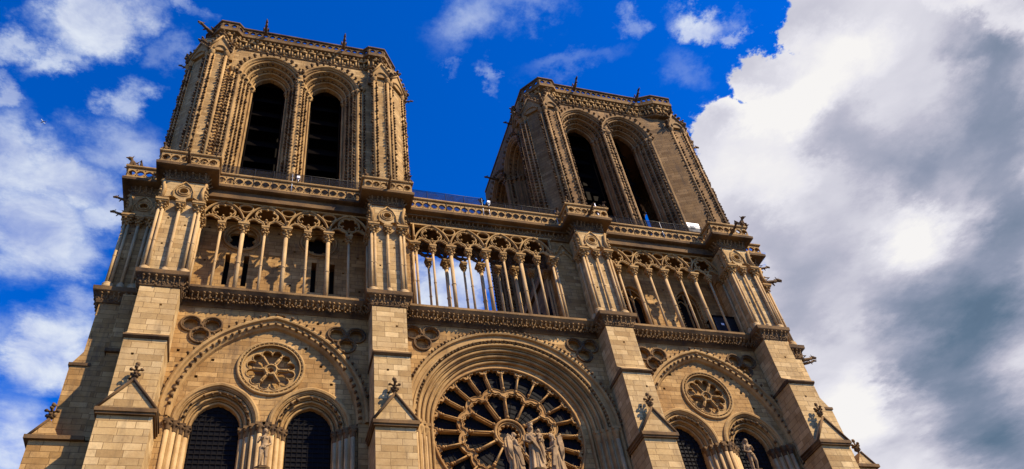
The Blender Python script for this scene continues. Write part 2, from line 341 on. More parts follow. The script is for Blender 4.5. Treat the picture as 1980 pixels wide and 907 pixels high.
# ================================================================== ground
g_ = MB(); g_.add([(-3000,-3000,0),(3000,-3000,0),(3000,3000,0),(-3000,3000,0)], [(0,1,2,3)])
PAVE, t_, b_ = newmat('darkened_paving')
pos_ = N(t_, 'ShaderNodeNewGeometry').outputs['Position']
brk = N(t_, 'ShaderNodeTexBrick'); t_.links.new(pos_, brk.inputs['Vector'])
for k, v in (('Scale', 1.), ('Brick Width', 1.2), ('Row Height', .6), ('Mortar Size', .01)): brk.inputs[k].default_value = v
brk.inputs['Color1'].default_value = (.075, .062, .045, 1); brk.inputs['Color2'].default_value = (.05, .042, .032, 1); brk.inputs['Mortar'].default_value = (.15, .12, .1, 1)  # unseen paving coloured dark to cut light bounced up under the cornices
t_.links.new(brk.outputs[0], b_.inputs['Base Color']); b_.inputs['Roughness'].default_value = .9
tag(g_.build('ground', PAVE), kind='structure')

# ================================================================== cathedral
root = tag(empty('cathedral'), 'pale limestone Gothic cathedral front with two square belfry towers and a large rose window', 'cathedral')
BX = [-21.21, -7.78, 8.18, 20.80]                    # buttress axes
BW = [2.17, 2.16, 2.07, 2.02]                        # width of the shafts
BG = [2.52, 2.24, 2.14, 2.12]                        # width of the foot
ZA, ZC = 35.5, 45.0

# ---- plain walls of the bays with openings
def putlogs(x0, x1, z0, z1, dx, dz, avoid):
    out = []; z = z0; k = 0
    while z < z1:
        x = x0+(dx*.5 if k % 2 else 0)+.2
        while x < x1:
            if not avoid(x, z): out.append((x+random.uniform(-.15,.15), z+random.uniform(-.03,.03)))
            x += dx
        z += dz; k += 1
    return out
CT = {1: (-14.47, 33.08), 3: (14.55, 33.38)}
def trefoil_set(cx, cz, y):
    """a carved three-circle ornament: three rings round three sunk eyes"""
    o = MB(); cs = [(cx-.60, cz), (cx+.60, cz), (cx+.0, cz-.82)]
    for i, (x, z) in enumerate(cs):
        rollpath(o, circle(x, z, .55, 22), y-.05, .075); rollpath(o, circle(x, z, .44, 20), y+.02, .04)
        for a in range(0, 360, 60):
            if random.random() < .8: o.blob((x+.40*cos(radians(a+15)), y+.0, z+.40*sin(radians(a+15))), .055, 5, 3)
    o.blob((cx, y-.06, cz-.10), .13, 6, 4); o.blob((cx-.27, y-.05, cz-.42), .10, 6, 4); o.blob((cx+.27, y-.05, cz-.42), .10, 6, 4)
    ob = o.build('trefoil_ornament', SOOT_SHADE, root)
    pb = MB(); pb.box(cx-1.3, cx+1.3, y+.30, y+.41, cz-1.5, cz+.75 if cz+.75 < 34.4 else 34.4); pb.build('sunk_panel', STONE, ob)
    return cs
def side_bay(k, x0, x1, cx, cz_tref, tref_x):
    # wall outside the great blind arch (plane y=0), with holes for arch and ornament eyes
    zs, hw, e = 27.0, 5.05, 1.6
    hole = arch(cx, zs, hw, e, 14, 20.2)
    cs = []
    for tx in tref_x: cs += trefoil_set(tx, cz_tref, 0)
    def av(x, z):
        if hypot(abs(x-cx)+e, z-zs) < hw+e+.9 and z > zs: return True
        if z <= zs+.2 and abs(x-cx) < hw+.8: return True
        return any(hypot(x-a, z-b) < .9 for a, b in cs)
    holes = [hole]+[circle(a, b, .47, 18) for a, b in cs]+holes_grid(putlogs(x0+.4, x1-.3, 28.4, 34.2, 1.9, 1.35, av))
    if k == 1: holes.append([(cx-.1, 34.12), (cx+.55, 34.12), (cx+.55, 34.27), (cx-.1, 34.27)])
    w = MB(); w.plate([(x0,20),(x1,20),(x1,34.6),(x0,34.6)], holes, 0, .42); w.box(x0, x1, .42, 1.0, hwtop(zs, hw, e)+.05, 34.6)
    w.box(x0, cx-hw-.02, .42, 1.0, 20, hwtop(zs, hw, e)+.05); w.box(cx+hw+.02, x1, .42, 1.0, 20, hwtop(zs, hw, e)+.05)
    w.box(x0, x1, 0, 1.0, 0, 20)
    wall = w.build('bay_wall', STONE, root)
    # great arch: hood with crockets and a second bead row
    a = MB(); sweep(a, cx, zs, e, [(hw+.62,.0),(hw+.62,-.16),(hw+.50,-.22),(hw+.40,-.20),(hw+.34,-.02),(hw+.18,-.02),(hw+.14,-.08),(hw+.04,-.08),(hw-.02,.02),(hw-.10,.10),(hw-.16,.30),(hw-.16,.42)], zs-.25, 18)
    ar = a.build('blind_arch', TRIM, root)
    c = MB()
    for ww, y, st, kk in ((hw+.60, -.16, .34, .10), (hw+.02, -.02, .40, .13)):
        pts = arch(cx, zs, ww, e, 60); 
        acc = 0; last = Vector((pts[0][0], 0, pts[0][1]))
        for p in pts[1:]:
            q = Vector((p[0], 0, p[1])); acc += (q-last).length; last = q
            if acc > st:
                acc = 0; rad = Vector((p[0]-cx, 0, p[1]-zs)).normalized()
                c.crocket((p[0], y, p[1]), (rad.x*.4, -1, rad.z*.4), kk)
    c.build('crocket_row', SOOT_SHADE, ar)
    # tympanum (recessed) with the two lancets and the blind rose
    rc, rr = (cx-.02, 30.42), 1.62
    oc = [cx-2.62, cx+2.40]
    if k == 3: oc = [cx-2.70, cx+2.32]
    shape = arch(cx, zs, hw+.1, e, 16, 20.2)
    hol = [circle(rc[0], rc[1], rr, 40)] + [arch(x, 26.6, 1.98, .32, 14, 20.3) for x in oc]
    def av2(x, z): return hypot(x-rc[0], z-rc[1]) < 2.3 or any(hypot(x-o, z-26.6) < 3.0 for o in oc) or hypot(abs(x-cx)+e, z-zs) > hw+e-.4 or z < 28.2
    hol += holes_grid(putlogs(cx-5, cx+5, 28.3, 32.4, 1.5, 1.25, av2))
    ty = MB(); ty.plate(shape, hol, .30, .95)
    ty.plate(shape, [arch(x, 26.6, 1.27, .32, 14, 20.3) for x in oc], .96, 1.15)
    tyo = ty.build('tympanum_wall', STONE, root)
    # blind rose
    br = MB()
    rollpath(br, circle(*rc, 1.86, 44), .24, .10, n=6); rollpath(br, circle(*rc, 1.66, 44), .22, .05)
    for i in range(40):
        t = 2*pi*i/40; br.blob((rc[0]+1.76*cos(t), .20, rc[1]+1.76*sin(t)), .055, 5, 3)
    # twelve petals in pairs between six shafts
    pet = []
    for i in range(12):
        t = radians(15+30*i); pet.append(foil(rc[0]+1.07*cos(t), rc[1]+1.07*sin(t), .285, 12, .0, 14))
    core = []
    for i in range(6):
        a0 = radians(30+60*i); pts = []
        P0 = [(.46, -.42), (1.0, -.44), (1.14, -.30), (1.02,-.10), (.90, .0), (1.02, .10), (1.14, .30), (1.0, .44), (.46, .42)]
        for r_, s_ in P0:
            tt = a0 + s_*(.92 if r_ > .6 else 1.0); pts.append((rc[0]+r_*cos(tt), rc[1]+r_*sin(tt)))
        core.append(pts)
    tr = MB()
    lob = []
    for i in range(6):
        a0 = radians(60*i+0)
        pts = []
        def PL(r_, tt): pts.append((rc[0]+r_*cos(tt), rc[1]+r_*sin(tt)))
        PL(.42, a0+.16); PL(.95, a0+.075)
        for sgn_c in (15, 45):
            tc_ = a0+radians(sgn_c); ccx, ccz = rc[0]+1.14*cos(tc_), rc[1]+1.14*sin(tc_)
            for q in range(9):
                th = tc_-radians(118)+radians(236)*q/8; pts.append((ccx+.285*cos(th), ccz+.285*sin(th)))
        PL(.95, a0+radians(60)-.075); PL(.42, a0+radians(60)-.16)
        lob.append(pts)
    rollpath  # noqa
    tr.plate(circle(*rc, 1.64, 44), lob+[foil(*rc, .20, 6, .3)], .42, .62)
    for l in lob: rollpath(tr, l, .41, .035)
    rollpath(tr, circle(*rc, .33, 20), .36, .06)
    for i in range(6):
        t = radians(60*i); tr.tube([(rc[0]+.36*cos(t), .36, rc[1]+.36*sin(t)), (rc[0]+1.02*cos(t), .36, rc[1]+1.02*sin(t))], .05, 6)
        for rr_ in (.42, .98): tr.blob((rc[0]+rr_*cos(t), .36, rc[1]+rr_*sin(t)), .085, 6, 4)
    bk = MB(); bk.plate(circle(*rc, 1.75, 30), [], .80, .9)
    bro = br.build('blind_rose', TRIM, root); tr.build('tracery', TRIM, bro); bk.build('back_panel', STONE, bro)
    for x in oc:
        sa = MB()
        sweep(sa, x, 26.6, .32, [(2.30,.30),(2.30,.16),(2.20,.10),(2.08,.12),(2.04,.22),(1.98,.24)]+orders(1.98, 1.27, .30, .98, 3, .9), 20.4, 14)
        so = sa.build('sub_arch', TRIM, root)
        cc = MB()
        for i in range(13):
            t = pi*(i+.5)/13; R = 1.72
            cc.crocket((x-R*cos(t), .36, 26.65+R*1.06*sin(t)), (cos(t)*.5, -1, -.2), .11)
        cc.build('crocket_row', SOOT_SHADE, so)
        # jamb shafts with capitals
        for sgn in (-1, 1):
            js = MB(); cp = MB()
            for i, (dx, y) in enumerate(((2.34,.02),(2.02,.24),(1.72,.48),(1.44,.72))):
                X = x+sgn*dx
                if abs(X-cx) > hw+.3: continue
                js.lathe([(.13,20),(.13,25.9)], X, y, 0, 8)
                cp.lathe([(.14,0),(.16,.05),(.15,.12),(.20,.35),(.27,.50)], X, y, 25.85, 8); cp.box(X-.25, X+.25, y-.22, y+.22, 26.34, 26.50)
                for a in range(4): cp.blob((X+.20*cos(a*pi/2-pi/4), y+.20*sin(a*pi/2-pi/4), 26.22), .08, 5, 3, .2)
            j = js.build('jamb_shafts', SHAFT, so); cp.build('capitals', SOOT_SHADE, j)
        lw = MB()
        lw.plate(arch(x, 26.6, 1.30, .32, 14, 20.3), [], 1.10, 1.14)
        lo = lw.build('lancet_window', GLASS, root)
        bars = MB()
        for i in range(-4, 5): 
            xx = x+i*.29; zt = 26.6+sqrt(max(0, (1.27+.32)**2-(abs(xx-x)+.32)**2)); bars.box(xx-.014, xx+.014, 1.05, 1.098, 20.3, zt)
        z = 20.5
        while z < 28.0:
            hw2 = 1.27 if z < 26.6 else sqrt(max(0, 1.59**2-(z-26.6)**2))-.32
            if hw2 > .1: bars.box(x-hw2, x+hw2, 1.04, 1.099, z-.014, z+.014)
            z += .29
        for R in (1.02, .62): bars.tube([(a_, 1.06, b__) for a_, b__ in arch(x, 26.6, R, .32, 8)], .022, 4)
        bars.build('glazing_bars', LEAD, lo)
def hwtop(zs, hw, e): return zs+sqrt((hw+e)**2-e*e)
side_bay(1, -20.2, -8.7, -14.50, 33.08, (-18.72, -10.22))
side_bay(3, 9.1, 19.85, 14.60, 33.40, (10.98, 18.30))

# ---- centre bay and the rose window
def centre_bay():
    x0, x1 = -6.75, 7.2; cx, cz = .12, 27.25; rc = (-.12, 27.02)
    cs = []
    for tx in (-5.42, 5.80): cs += trefoil_set(tx, 33.72, 0)
    w = MB()
    hole = arch(cx, cz, 6.30, 0, 24, 20.2)
    holes = [hole]+[circle(a, b, .47, 18) for a, b in cs if not (abs(a-cx) < 4.6)]
    def av(x, z): return hypot(x-cx, z-cz) < 7.3 or any(hypot(x-a, z-b) < .8 for a, b in cs)
    holes = [hole]+[circle(a, b, .47, 18) for a, b in cs]
    w.plate([(x0,20),(x1,20),(x1,34.6),(x0,34.6)], holes, 0, .42)
    w.box(x0, x1, .42, 1.2, cz+6.4, 34.6); w.box(x0, x1, 0, 1.3, 0, 20)
    w.build('bay_wall', STONE, root)
    a = MB()
    sweep(a, cx, cz, 0, [(6.98,0),(6.98,-.18),(6.86,-.26),(6.74,-.22),(6.70,-.04),(6.46,-.04),(6.42,-.12),(6.30,-.12)]+orders(6.28, 5.02, -.02, .82, 4, .85)+[(5.02,.95)], 20.3, 30)
    ar = a.build('rose_arch', TRIM, root)
    c = MB()
    for ww, y, dn, kk in ((6.92,-.20,74,.10), (6.20,.03,70,.10)):
        for i in range(dn+1):
            t = pi*i/dn; x, z = cx-ww*cos(t), cz+ww*sin(t)
            if x < x0+.1 or x > x1-.1: continue
            c.crocket((x, y, z), (-cos(t)*.3, -1, sin(t)*.3), kk)
    c.build('crocket_row', SOOT_SHADE, ar)
    for sgn in (-1, 1):
        js = MB(); cp = MB()
        for dx, y in ((6.50,-.10),(6.18,.14),(5.88,.36),(5.55,.56)):
            X = cx+sgn*dx; js.lathe([(.14,20),(.14,26.4)], X, y, 0, 8)
            cp.lathe([(.15,0),(.17,.06),(.16,.14),(.24,.42),(.30,.6)], X, y, 26.4, 8); cp.box(X-.28, X+.28, y-.26, y+.2, 27.0, 27.2)
        j = js.build('jamb_shafts', SHAFT, ar); cp.build('capitals', TRIM, j)
    sp = MB(); sp.plate(arch(cx, cz, 5.05, 0, 24, 20.3), [circle(*rc, 4.90, 60)], .80, 1.3); sp.build('rose_surround', STONE, root)
    # the wheel
    rw = empty('rose_window', root)
    holes = []
    def P(r, t): return (rc[0]+r*cos(t), rc[1]+r*sin(t))
    def petal(t0, da, r0, r1, th, hr, k=5):
        """opening between two spokes: straight sides, foiled head"""
        pts = []; zc = r1-hr*.95
        fr = (lambda a: 2.98+.36*abs(sin(6*a))**.8) if r0 > 2 else (lambda a: r0)
        if r0 > 2:
            for q in range(1, 6):
                a_ = t0+(da-th/r0)*(1-2*q/6.); pts.append(P(fr(a_), a_))
        rl = fr(t0-da+th/r0); pts.append(P(rl, t0-da+th/rl)); pts.append(P(zc, t0-da+th/zc))
        C_ = P(zc, t0)
        for i in range(k*5+1):
            q = i/(k*5); th_ = t0-pi/2+pi*q; lob_ = .80+.20*abs(sin(k*pi*q)); rr_ = hr*lob_
            pts.append((C_[0]+rr_*cos(th_), C_[1]+rr_*sin(th_)*1.))
        pts.append(P(zc, t0+da-th/zc)); rl = fr(t0+da-th/r0); pts.append(P(rl, t0+da-th/rl))
        return pts
    for i in range(24):
        t = 2*pi*(i+.5)/24; holes.append(petal(t, pi/24, 3.2, 4.82, .042, .60))
    for i in range(12):
        t = 2*pi*(i+.5)/12; holes.append(petal(t, pi/12, 1.03, 2.97, .052, .69))
    # outward scallops of the middle ring: small eyes between the inner heads
    for i in range(12):
        t = 2*pi*i/12; pass
    for i in range(24):
        t = 2*pi*i/24; holes.append([P(4.80, t-.020), P(4.62, t), P(4.80, t+.020)])
    tr = MB(); tr.plate(circle(*rc, 4.92, 72), holes+[foil(*rc, .68, 12, .22, 60)], .84, 1.10)
    for h in holes[:36]: rollpath(tr, h, .82, .032, n=5)
    rollpath(tr, circle(*rc, .93, 40), .76, .10, n=6); rollpath(tr, circle(*rc, .76, 36), .80, .05)
    rollpath(tr, circle(*rc, 4.88, 72), .76, .09)
    for i in range(12):
        t0 = 2*pi*(i+.5)/12; C_ = P(2.38, t0)
        rollpath(tr, [(C_[0]+.74*(.84+.16*abs(sin(5*pi*q/24)))*cos(t0-pi/2-.12+(pi+.24)*q/24), C_[1]+.74*(.84+.16*abs(sin(5*pi*q/24)))*sin(t0-pi/2-.12+(pi+.24)*q/24)) for q in range(25)], .80, .05, False, 5)
    tr.build('tracery', PALE_R, rw)
    sk = MB()
    for i in range(24):
        t = 2*pi*i/24; r0, r1 = 3.12 if i % 2 else 3.22, 4.42
        sk.tube([(*P(r0,t),), (*P(r1,t),)] and [(P(r0,t)[0], .72, P(r0,t)[1]), (P(r1,t)[0], .72, P(r1,t)[1])], .050, 7)
        for rr_, s_ in ((r0+.05, .10), (r1-.16, .085), (r1, .11)): x, z = P(rr_, t); sk.blob((x, .72, z), s_, 6, 4)
    for i in range(12):
        t = 2*pi*i/12
        sk.tube([(P(1.05,t)[0], .70, P(1.05,t)[1]), (P(2.55,t)[0], .70, P(2.55,t)[1])], .056, 7)
        for rr_, s_ in ((1.12, .11), (2.38, .09), (2.55, .12)): x, z = P(rr_, t); sk.blob((x, .70, z), s_, 6, 4)
    sk.build('spoke_shafts', PALE_R, rw)
    gl = MB(); gl.plate(circle(*rc, 4.95, 48), [], 1.12, 1.16); gl.build('stained_glass', GLASS, rw)
    ld = MB()
    for i in range(48):
        t = 2*pi*(i+.5)/48; 
        if i % 2: continue
        ld.tube([(P(1.1,t)[0], 1.09, P(1.1,t)[1]), (P(4.7,t)[0], 1.09, P(4.7,t)[1])], .018, 4)
    for r_ in (1.4, 1.75, 2.1, 2.45, 2.8, 3.6, 3.9, 4.2, 4.5): rollpath(ld, circle(*rc, r_, 48), 1.09, .018, n=4)
    ld.build('leading', LEAD, rw)
PALE_R = stone('rose_limestone', (.44, .275, .12), (.30, .165, .06), (.52, .345, .16), masonry=False, grime=.25, bump=.5)
centre_bay()

# ---- buttresses
def cross_finial(mb, x, y, z, h=1.15):
    mb.tube([(x,y,z-.15),(x,y,z+h*.55)], [.10,.07], 7)
    mb.lathe([(.08,0),(.19,.06),(.16,.14),(.08,.2)], x, y, z+h*.16, 7)
    for a in range(4):
        t = a*pi/2; mb.blob((x+.17*cos(t), y+.17*sin(t), z+h*.33), .10, 5, 3, .2)
        mb.blob((x+.27*cos(t), y+.27*sin(t), z+h*.60), (.11,.11,.10), 5, 3, .2)
        mb.tube([(x,y,z+h*.52),(x+.27*cos(t), y+.27*sin(t), z+h*.60)], .06, 5)
    mb.tube([(x,y,z+h*.5),(x,y,z+h*.85)], .06, 6); mb.blob((x,y,z+h*.9), (.13,.13,.14), 6, 4, .2)
def gabled_foot(b, st, fin, x, wf, yf, yb, zg, ha):
    """foot block with a drip course returning along its sides and a small saddle roof"""
    b.box(x-wf/2, x+wf/2, yf, yb, 0, zg-.1)
    ov = .16
    st.box(x-wf/2-ov, x+wf/2+ov, yf-ov-.07, yb-.02, zg-.12, zg+.10)
    st.box(x-wf/2-ov+.06, x+wf/2+ov-.06, yf-ov, yb-.02, zg-.24, zg-.12)
    # saddle roof, ridge along y
    yb2 = yb-.03
    poly = [(x-wf/2-ov+.02, zg+.10), (x+wf/2+ov-.02, zg+.10), (x, zg+.10+ha)]
    b.prism(poly, yf-.06, yb2)
    for s_ in (-1, 1):
        st.tube([(x+s_*(wf/2+ov), yf-.10, zg+.10), (x, yf-.10, zg+.14+ha)], .085, 6)
        st.tube([(x+s_*(wf/2+ov), yf-.10, zg+.10), (x+s_*(wf/2+ov), yb2, zg+.10)], .07, 6)
    cross_finial(fin, x, yf-.02, zg+.1+ha, 1.15)
def buttress(i):
    x, w, wf = BX[i], BW[i], BG[i]; b = MB(); st = MB(); st2 = MB(); fin = MB(); yf = -1.50; ys = -1.95
    rect = [(x-w/2,30.95),(x+w/2,30.95),(x+w/2,34.6),(x-w/2,34.6)]
    hl = holes_grid([(x+random.uniform(-.5,.5), z) for z in ((32.9,) if i % 2 else (33.1,))], .14)
    b.plate(rect, hl, yf, yf+.3); b.box(x-w/2, x+w/2, yf+.3, 1.2, 30.95, 34.6)
    # weathering down to the middle stage
    b.prism([(yf, 30.95), (yf, 31.0), (ys-.10, 30.50), (ys-.10, 30.42), (1.2, 30.42), (1.2, 30.95)], x-w/2-.01, x+w/2+.01, 'x')
    st2.prism([(yf-.2, 30.56), (ys-.16, 30.46), (ys-.18, 30.34), (ys-.06, 30.24), (-.0, 30.24), (-.0, 30.40)], x-w/2-.07, x+w/2+.07, 'x')
    zt = 30.24
    hl = holes_grid([(x+random.uniform(-.7,.7), 29.2), (x+random.uniform(-.7,.7), 27.6)], .14)
    b.plate([(x-w/2,25.2),(x+w/2,25.2),(x+w/2,zt),(x-w/2,zt)], hl, ys, ys+.3); b.box(x-w/2, x+w/2, ys+.3, 1.2, 25.2, zt)
    gabled_foot(b, st, fin, x, wf, -2.36, -.3, 25.35, 1.75)
    b.box(x-wf/2-.02, x+wf/2+.02, -.3, 1.2, 0, 25.0)
    bo = b.build('buttress', STONEB, root); st.build('drip_course', SOOT_SHADE, bo); st2.build('weathering_course', SOOT_SHADE, bo); fin.build('cross_finial', SOOT_SHADE, bo)
for i in range(4): buttress(i)
# the buttresses facing sideways at the two outer corners
def side_buttress(s):
    b = MB(); st = MB(); fin = MB()
    X = lambda v: v if s < 0 else -v-.35
    def bx(mb, a, c, *r): mb.box(min(X(a),X(c)), max(X(a),X(c)), *r)
    bx(b, -24.55, -21.5, .40, 3.4, 30.0, 34.8); bx(b, -25.0, -21.5, .30, 3.4, 25.0, 30.0)
    b.prism([(X(-25.0),30.0),(X(-24.55),30.85),(X(-24.0),30.0)], .38, 3.4)
    bx(st, -25.08, -24.0, .22, 3.4, 29.82, 30.0)
    bx(b, -25.55, -21.5, -.42, 3.4, 0, 24.75)
    bx(st, -25.78, -23.1, -.62, 3.4, 24.75, 24.97)
    b.prism([(X(-25.72),24.97),(X(-24.9),26.0),(X(-24.3),24.97)], -.40, 3.3)
    st.tube([(X(-25.72),-.4,24.97),(X(-24.95),-.4,26.0)], .08, 6)
    cross_finial(fin, X(-25.0), -.2, 25.95, 1.1)
    bx(b, -23.3, -21.5, -.15, .3, 25.0, 34.8); bx(st, -23.4, -22.0, -.32, .2, 30.5, 30.72)
    bo = b.build('corner_buttress', STONEB if s > 0 else STONE, root); st.build('drip_course', SOOT_SHADE, bo); fin.build('cross_finial', SOOT_SHADE, bo)
side_buttress(-1); side_buttress(1)

# ---- cornice paths
def outset(path, d):
    out = []; n = len(path)
    for i, p in enumerate(path):
        a = Vector(path[i-1]) if i else None; b = Vector(path[i+1]) if i < n-1 else None; p = Vector(p)
        ns = []
        if a is not None: e = (p-a).normalized(); ns.append(Vector((e.y, -e.x)))
        if b is not None: e = (b-p).normalized(); ns.append(Vector((e.y, -e.x)))
        if len(ns) == 2:
            q = (ns[0]+ns[1]); 
            q = q/(q.length_squared)*2 if q.length > 1e-6 else ns[0]
        else: q = ns[0]
        out.append(p+q*d)
    return out
def cornice(mb, path, prof):
    """prof: closed list (offset, z) swept along the plan path (outward = to the right of travel seen from above, i.e. -y when going +x)"""
    rows = [[(q.x, q.y, z) for q in outset(path, d)] for d, z in prof]
    k = len(path); n = len(prof); vs = [p for r in rows for p in r]
    fs = [(i*k+j, i*k+j+1, ((i+1) % n)*k+j+1, ((i+1) % n)*k+j) for i in range(n) for j in range(k-1)]
    fs += [tuple(i*k for i in range(n)), tuple(i*k+k-1 for i in reversed(range(n)))]
    mb.add(vs, fs)
def along(path, d, step):
    q = outset(path, d); out = []
    for a, b in zip(q, q[1:]):
        L = (b-a).length; n = max(1, int(round(L/step))); e = (b-a)/max(L, 1e-6); nn = Vector((e.y, -e.x))
        for i in range(n): out.append((a+(b-a)*(i+.5)/n, nn))
    return out
def facade_path(yb, xs, ws, yf, ends=True):
    p = [(-25.0+.35, 3.4), (-24.65, .38), (xs[0]-ws[0]/2, .38)]
    for i, (x, w) in enumerate(zip(xs, ws)):
        p += [(x-w/2, yf), (x+w/2, yf)]
        if i < 3: p += [(x+w/2, yb), (xs[i+1]-ws[i+1]/2, yb)]
    p += [(xs[3]+ws[3]/2, .38), (24.3, .38), (24.3, 3.4)]
    return p
pA = facade_path(.0, BX, BW, -1.50)
cA = MB(); cornice(cA, pA, [(0,34.42),(.06,34.46),(.10,34.62),(.14,34.95),(.24,35.08),(.34,35.14),(.38,35.20),(.40,35.48),(.30,35.52),(-.6,35.52),(-.6,34.42)])
# deeper ledge in the bays
lA = cA.build('lower_cornice', SOOT_SHADE, root)
lb = MB()
for (a, b) in ((BX[0]+BW[0]/2+.42, BX[1]-BW[1]/2-.42), (BX[1]+BW[1]/2+.42, BX[2]-BW[2]/2-.42), (BX[2]+BW[2]/2+.42, BX[3]-BW[3]/2-.42)):
    lb = MB(); lb.box(a, b, -.82, 1.9, 35.33, 35.50); lb.prism([(-.80,35.33),(-.66,35.14),(-.45,35.0),(.1,34.84),(.1,35.33)], a, b, 'x'); lb.build('gallery_ledge', WORN, lA)
def frieze(mb, path, d0, z0, z1, step, k0, seed=1):
    random.seed(seed)
    for p, n in along(path, d0, step):
        h = z1-z0; p = p+Vector((n.y, -n.x))*random.uniform(-.05, .05); k = k0*random.uniform(.8, 1.2)
        mb.tube([(p.x, p.y, z0+h*.3), (p.x+n.x*k*.5, p.y+n.y*k*.5, z0+h*.65), (p.x+n.x*k*1.5, p.y+n.y*k*1.5, z0+h*.92)], [k*.35, k*.5, k*.5], 5)
        mb.blob((p.x+n.x*k*1.7, p.y+n.y*k*1.7, z0+h*.92), (k*.75, k*.75, k*.6), 5, 3, .2)
        mb.blob((p.x+n.x*k*.3+n.y*step*.42, p.y+n.y*k*.3-n.x*step*.42, z0+h*random.uniform(.2,.5)), (k*.6, k*.5, k*.6), 5, 3, .3)
        mb.blob((p.x+n.x*k*.2-n.y*step*.2, p.y+n.y*k*.2+n.x*step*.2, z0+h*random.uniform(.05,.3)), (k*.5, k*.5, k*.5), 5, 3, .3)
pAb = facade_path(-.36, BX, BW, -1.50)
fA = MB(); frieze(fA, pAb, .07, 34.50, 35.08, .34, .125, 3)
for p, n in along(pAb, .10, .15): fA.blob((p.x, p.y, 34.62+random.uniform(0,.34)), (.07,.07,.08), 5, 3, .3)
fA.build('leaf_frieze', WORN, lA)

# upper cornice and terrace slab
PW = [2.55, 2.35, 2.30, 2.40]; PX = [-21.22, -7.72, 8.05, 20.85]
pC = facade_path(.0, PX, PW, -1.42)
cC = MB(); cornice(cC, pC, [(0,43.98),(.07,44.00),(.09,44.08),(.03,44.12),(.06,44.60),(.16,44.74),(.60,44.80),(.72,44.84),(.74,45.06),(.66,45.10),(-.4,45.10),(-.4,43.98)])
uC = cC.build('upper_cornice', SOOT_SHADE, root)
fC = MB(); frieze(fC, pC, .03, 44.10, 44.72, .36, .12, 5)
for p, n in along(pC, .04, .18): fC.blob((p.x, p.y, 44.22+random.uniform(0,.3)), (.08,.08,.09), 5, 3, .3)
fC.build('leaf_frieze', WORN, uC)
# ---- pierced balustrade
def balustrade(path, z0, h, pitch, name, parent, mat, off=0., r=.285, foilk=4, thick=.15):
    b = MB()
    q = outset(path, off)
    for a, c in zip(q, q[1:]):
        L = (c-a).length
        if L < .25: continue
        e = (c-a)/L; nn = Vector((e.y, -e.x))
        T = lambda p, a=a, e=e, nn=nn: (a.x+e.x*p[0]-nn.x*p[1], a.y+e.y*p[0]-nn.y*p[1], p[2])
        n = max(1, int(round((L-.1)/pitch))); pt = L/n; zc = z0+h*.47; hs_ = []
        for i in range(n):
            xc = pt*(i+.5); hs_.append([(x, z) for x, z in foil(xc, zc, min(r, pt*.475), foilk, .13, 20, pi/4)])
            if i < n-1 and pt > .4:
                for zq in (zc+h*.255, zc-h*.245): hs_.append([(pt*(i+1)-.055, zq), (pt*(i+1), zq-.075), (pt*(i+1)+.055, zq), (pt*(i+1), zq+.075)])
        b.plate([(0,z0+.02),(L,z0+.02),(L,z0+h-.1),(0,z0+h-.1)], hs_, -thick/2, thick/2, T)
        for l in hs_[::1]:
            if len(l) > 4: b.tube([T((x, -thick/2, z)) for x, z in l], .028, 4, True)
    cornice(b, path, [(off+.16, z0+h-.10), (off+.20, z0+h-.04), (off+.20, z0+h+.06), (off+.10, z0+h+.11), (off-.12, z0+h+.11), (off-.16, z0+h-.10)])
    cornice(b, path, [(off+.13, z0-.02), (off+.13, z0+.10), (off-.13, z0+.10), (off-.13, z0-.02)])
    return b.build(name, mat, parent)
balustrade(pC, 45.10, 1.12, .58, 'balustrade', root, TRIM, .52)
# terrace
tr_ = MB(); tr_.box(-22.0, 21.6, -.35, 3.4, 44.62, 44.98); tr_.build('terrace_slab', SOOT_SHADE, root)

# ---- gallery columns
def make_column(kind, r, rb, ztop, zbase, twin=False):
    sh = MB(); ca = MB(); ba = MB()
    zc = ztop-.78
    xs = (-.12, .12) if twin else (0,)
    for x in xs: sh.lathe([(r, zbase+.55), (r*.97, (zbase+zc)/2), (r*.95, zc)], x, 0, 0, 10)
    for x in xs: sh.lathe([(r*1.0,0),(r*1.25,.03),(r*1.25,.07),(r,.10)], x, 0, zbase+.9+(zc-zbase)*.33, 9)
    w = rb*1.5*(1.25 if twin else 1)
    ca.lathe([(r*1.25,0),(r*1.35,.05),(r*1.05,.12),(r*1.15,.25),(rb*1.05,.48),(rb*1.15,.56)], 0, 0, zc-.02, 8, sx=1.35 if twin else 1)
    ca.box(-w*.92, w*.92, -w*.85, w*.85, zc+.52, zc+.62); ca.box(-w*1.05, w*1.05, -w, w, zc+.62, ztop)
    for lv, rr, k in ((.20, rb*.95, .085), (.42, rb*1.2, .10)):
        for a in range(6):
            t = a*pi/3+lv*3; ca.blob((rr*cos(t)*(1.3 if twin else 1), rr*sin(t), zc+lv), (k, k, k*.9), 5, 3, .2)
    ba.lathe([(rb*1.25,0),(rb*1.25,.28),(rb*1.1,.30),(rb*1.25,.36),(rb*1.15,.44),(r*1.15,.48),(r*1.3,.53),(r*1.02,.58)], 0, 0, zbase, 8, rot=pi/8, sx=1.35 if twin else 1)
    c = sh.build('gallery_column', SHAFT, root); ca.build('capital', TRIM, c); ba.build('base', SHAFT, c)
    return c
thick_c = make_column('thick', .145, .235, 41.90, 35.50)
thin_c = make_column('thin', .09, .165, 41.90, 35.50)
pair_c = make_column('pair', .095, .20, 41.90, 35.52, True)
one_c = make_column('one', .10, .19, 41.90, 35.52)
used = set()
def col(proto, x, y, z=0, rot=0):
    if proto.name in used: c = copy_tree(proto, root, (x, y, z))
    else: used.add(proto.name); proto.location = (x, y, z); c = proto
    c.rotation_euler.z = rot; return c
BAYS = [(-20.05, -8.80, 0), (-5.55, 5.12, 0), (9.12, 19.78, 0)]
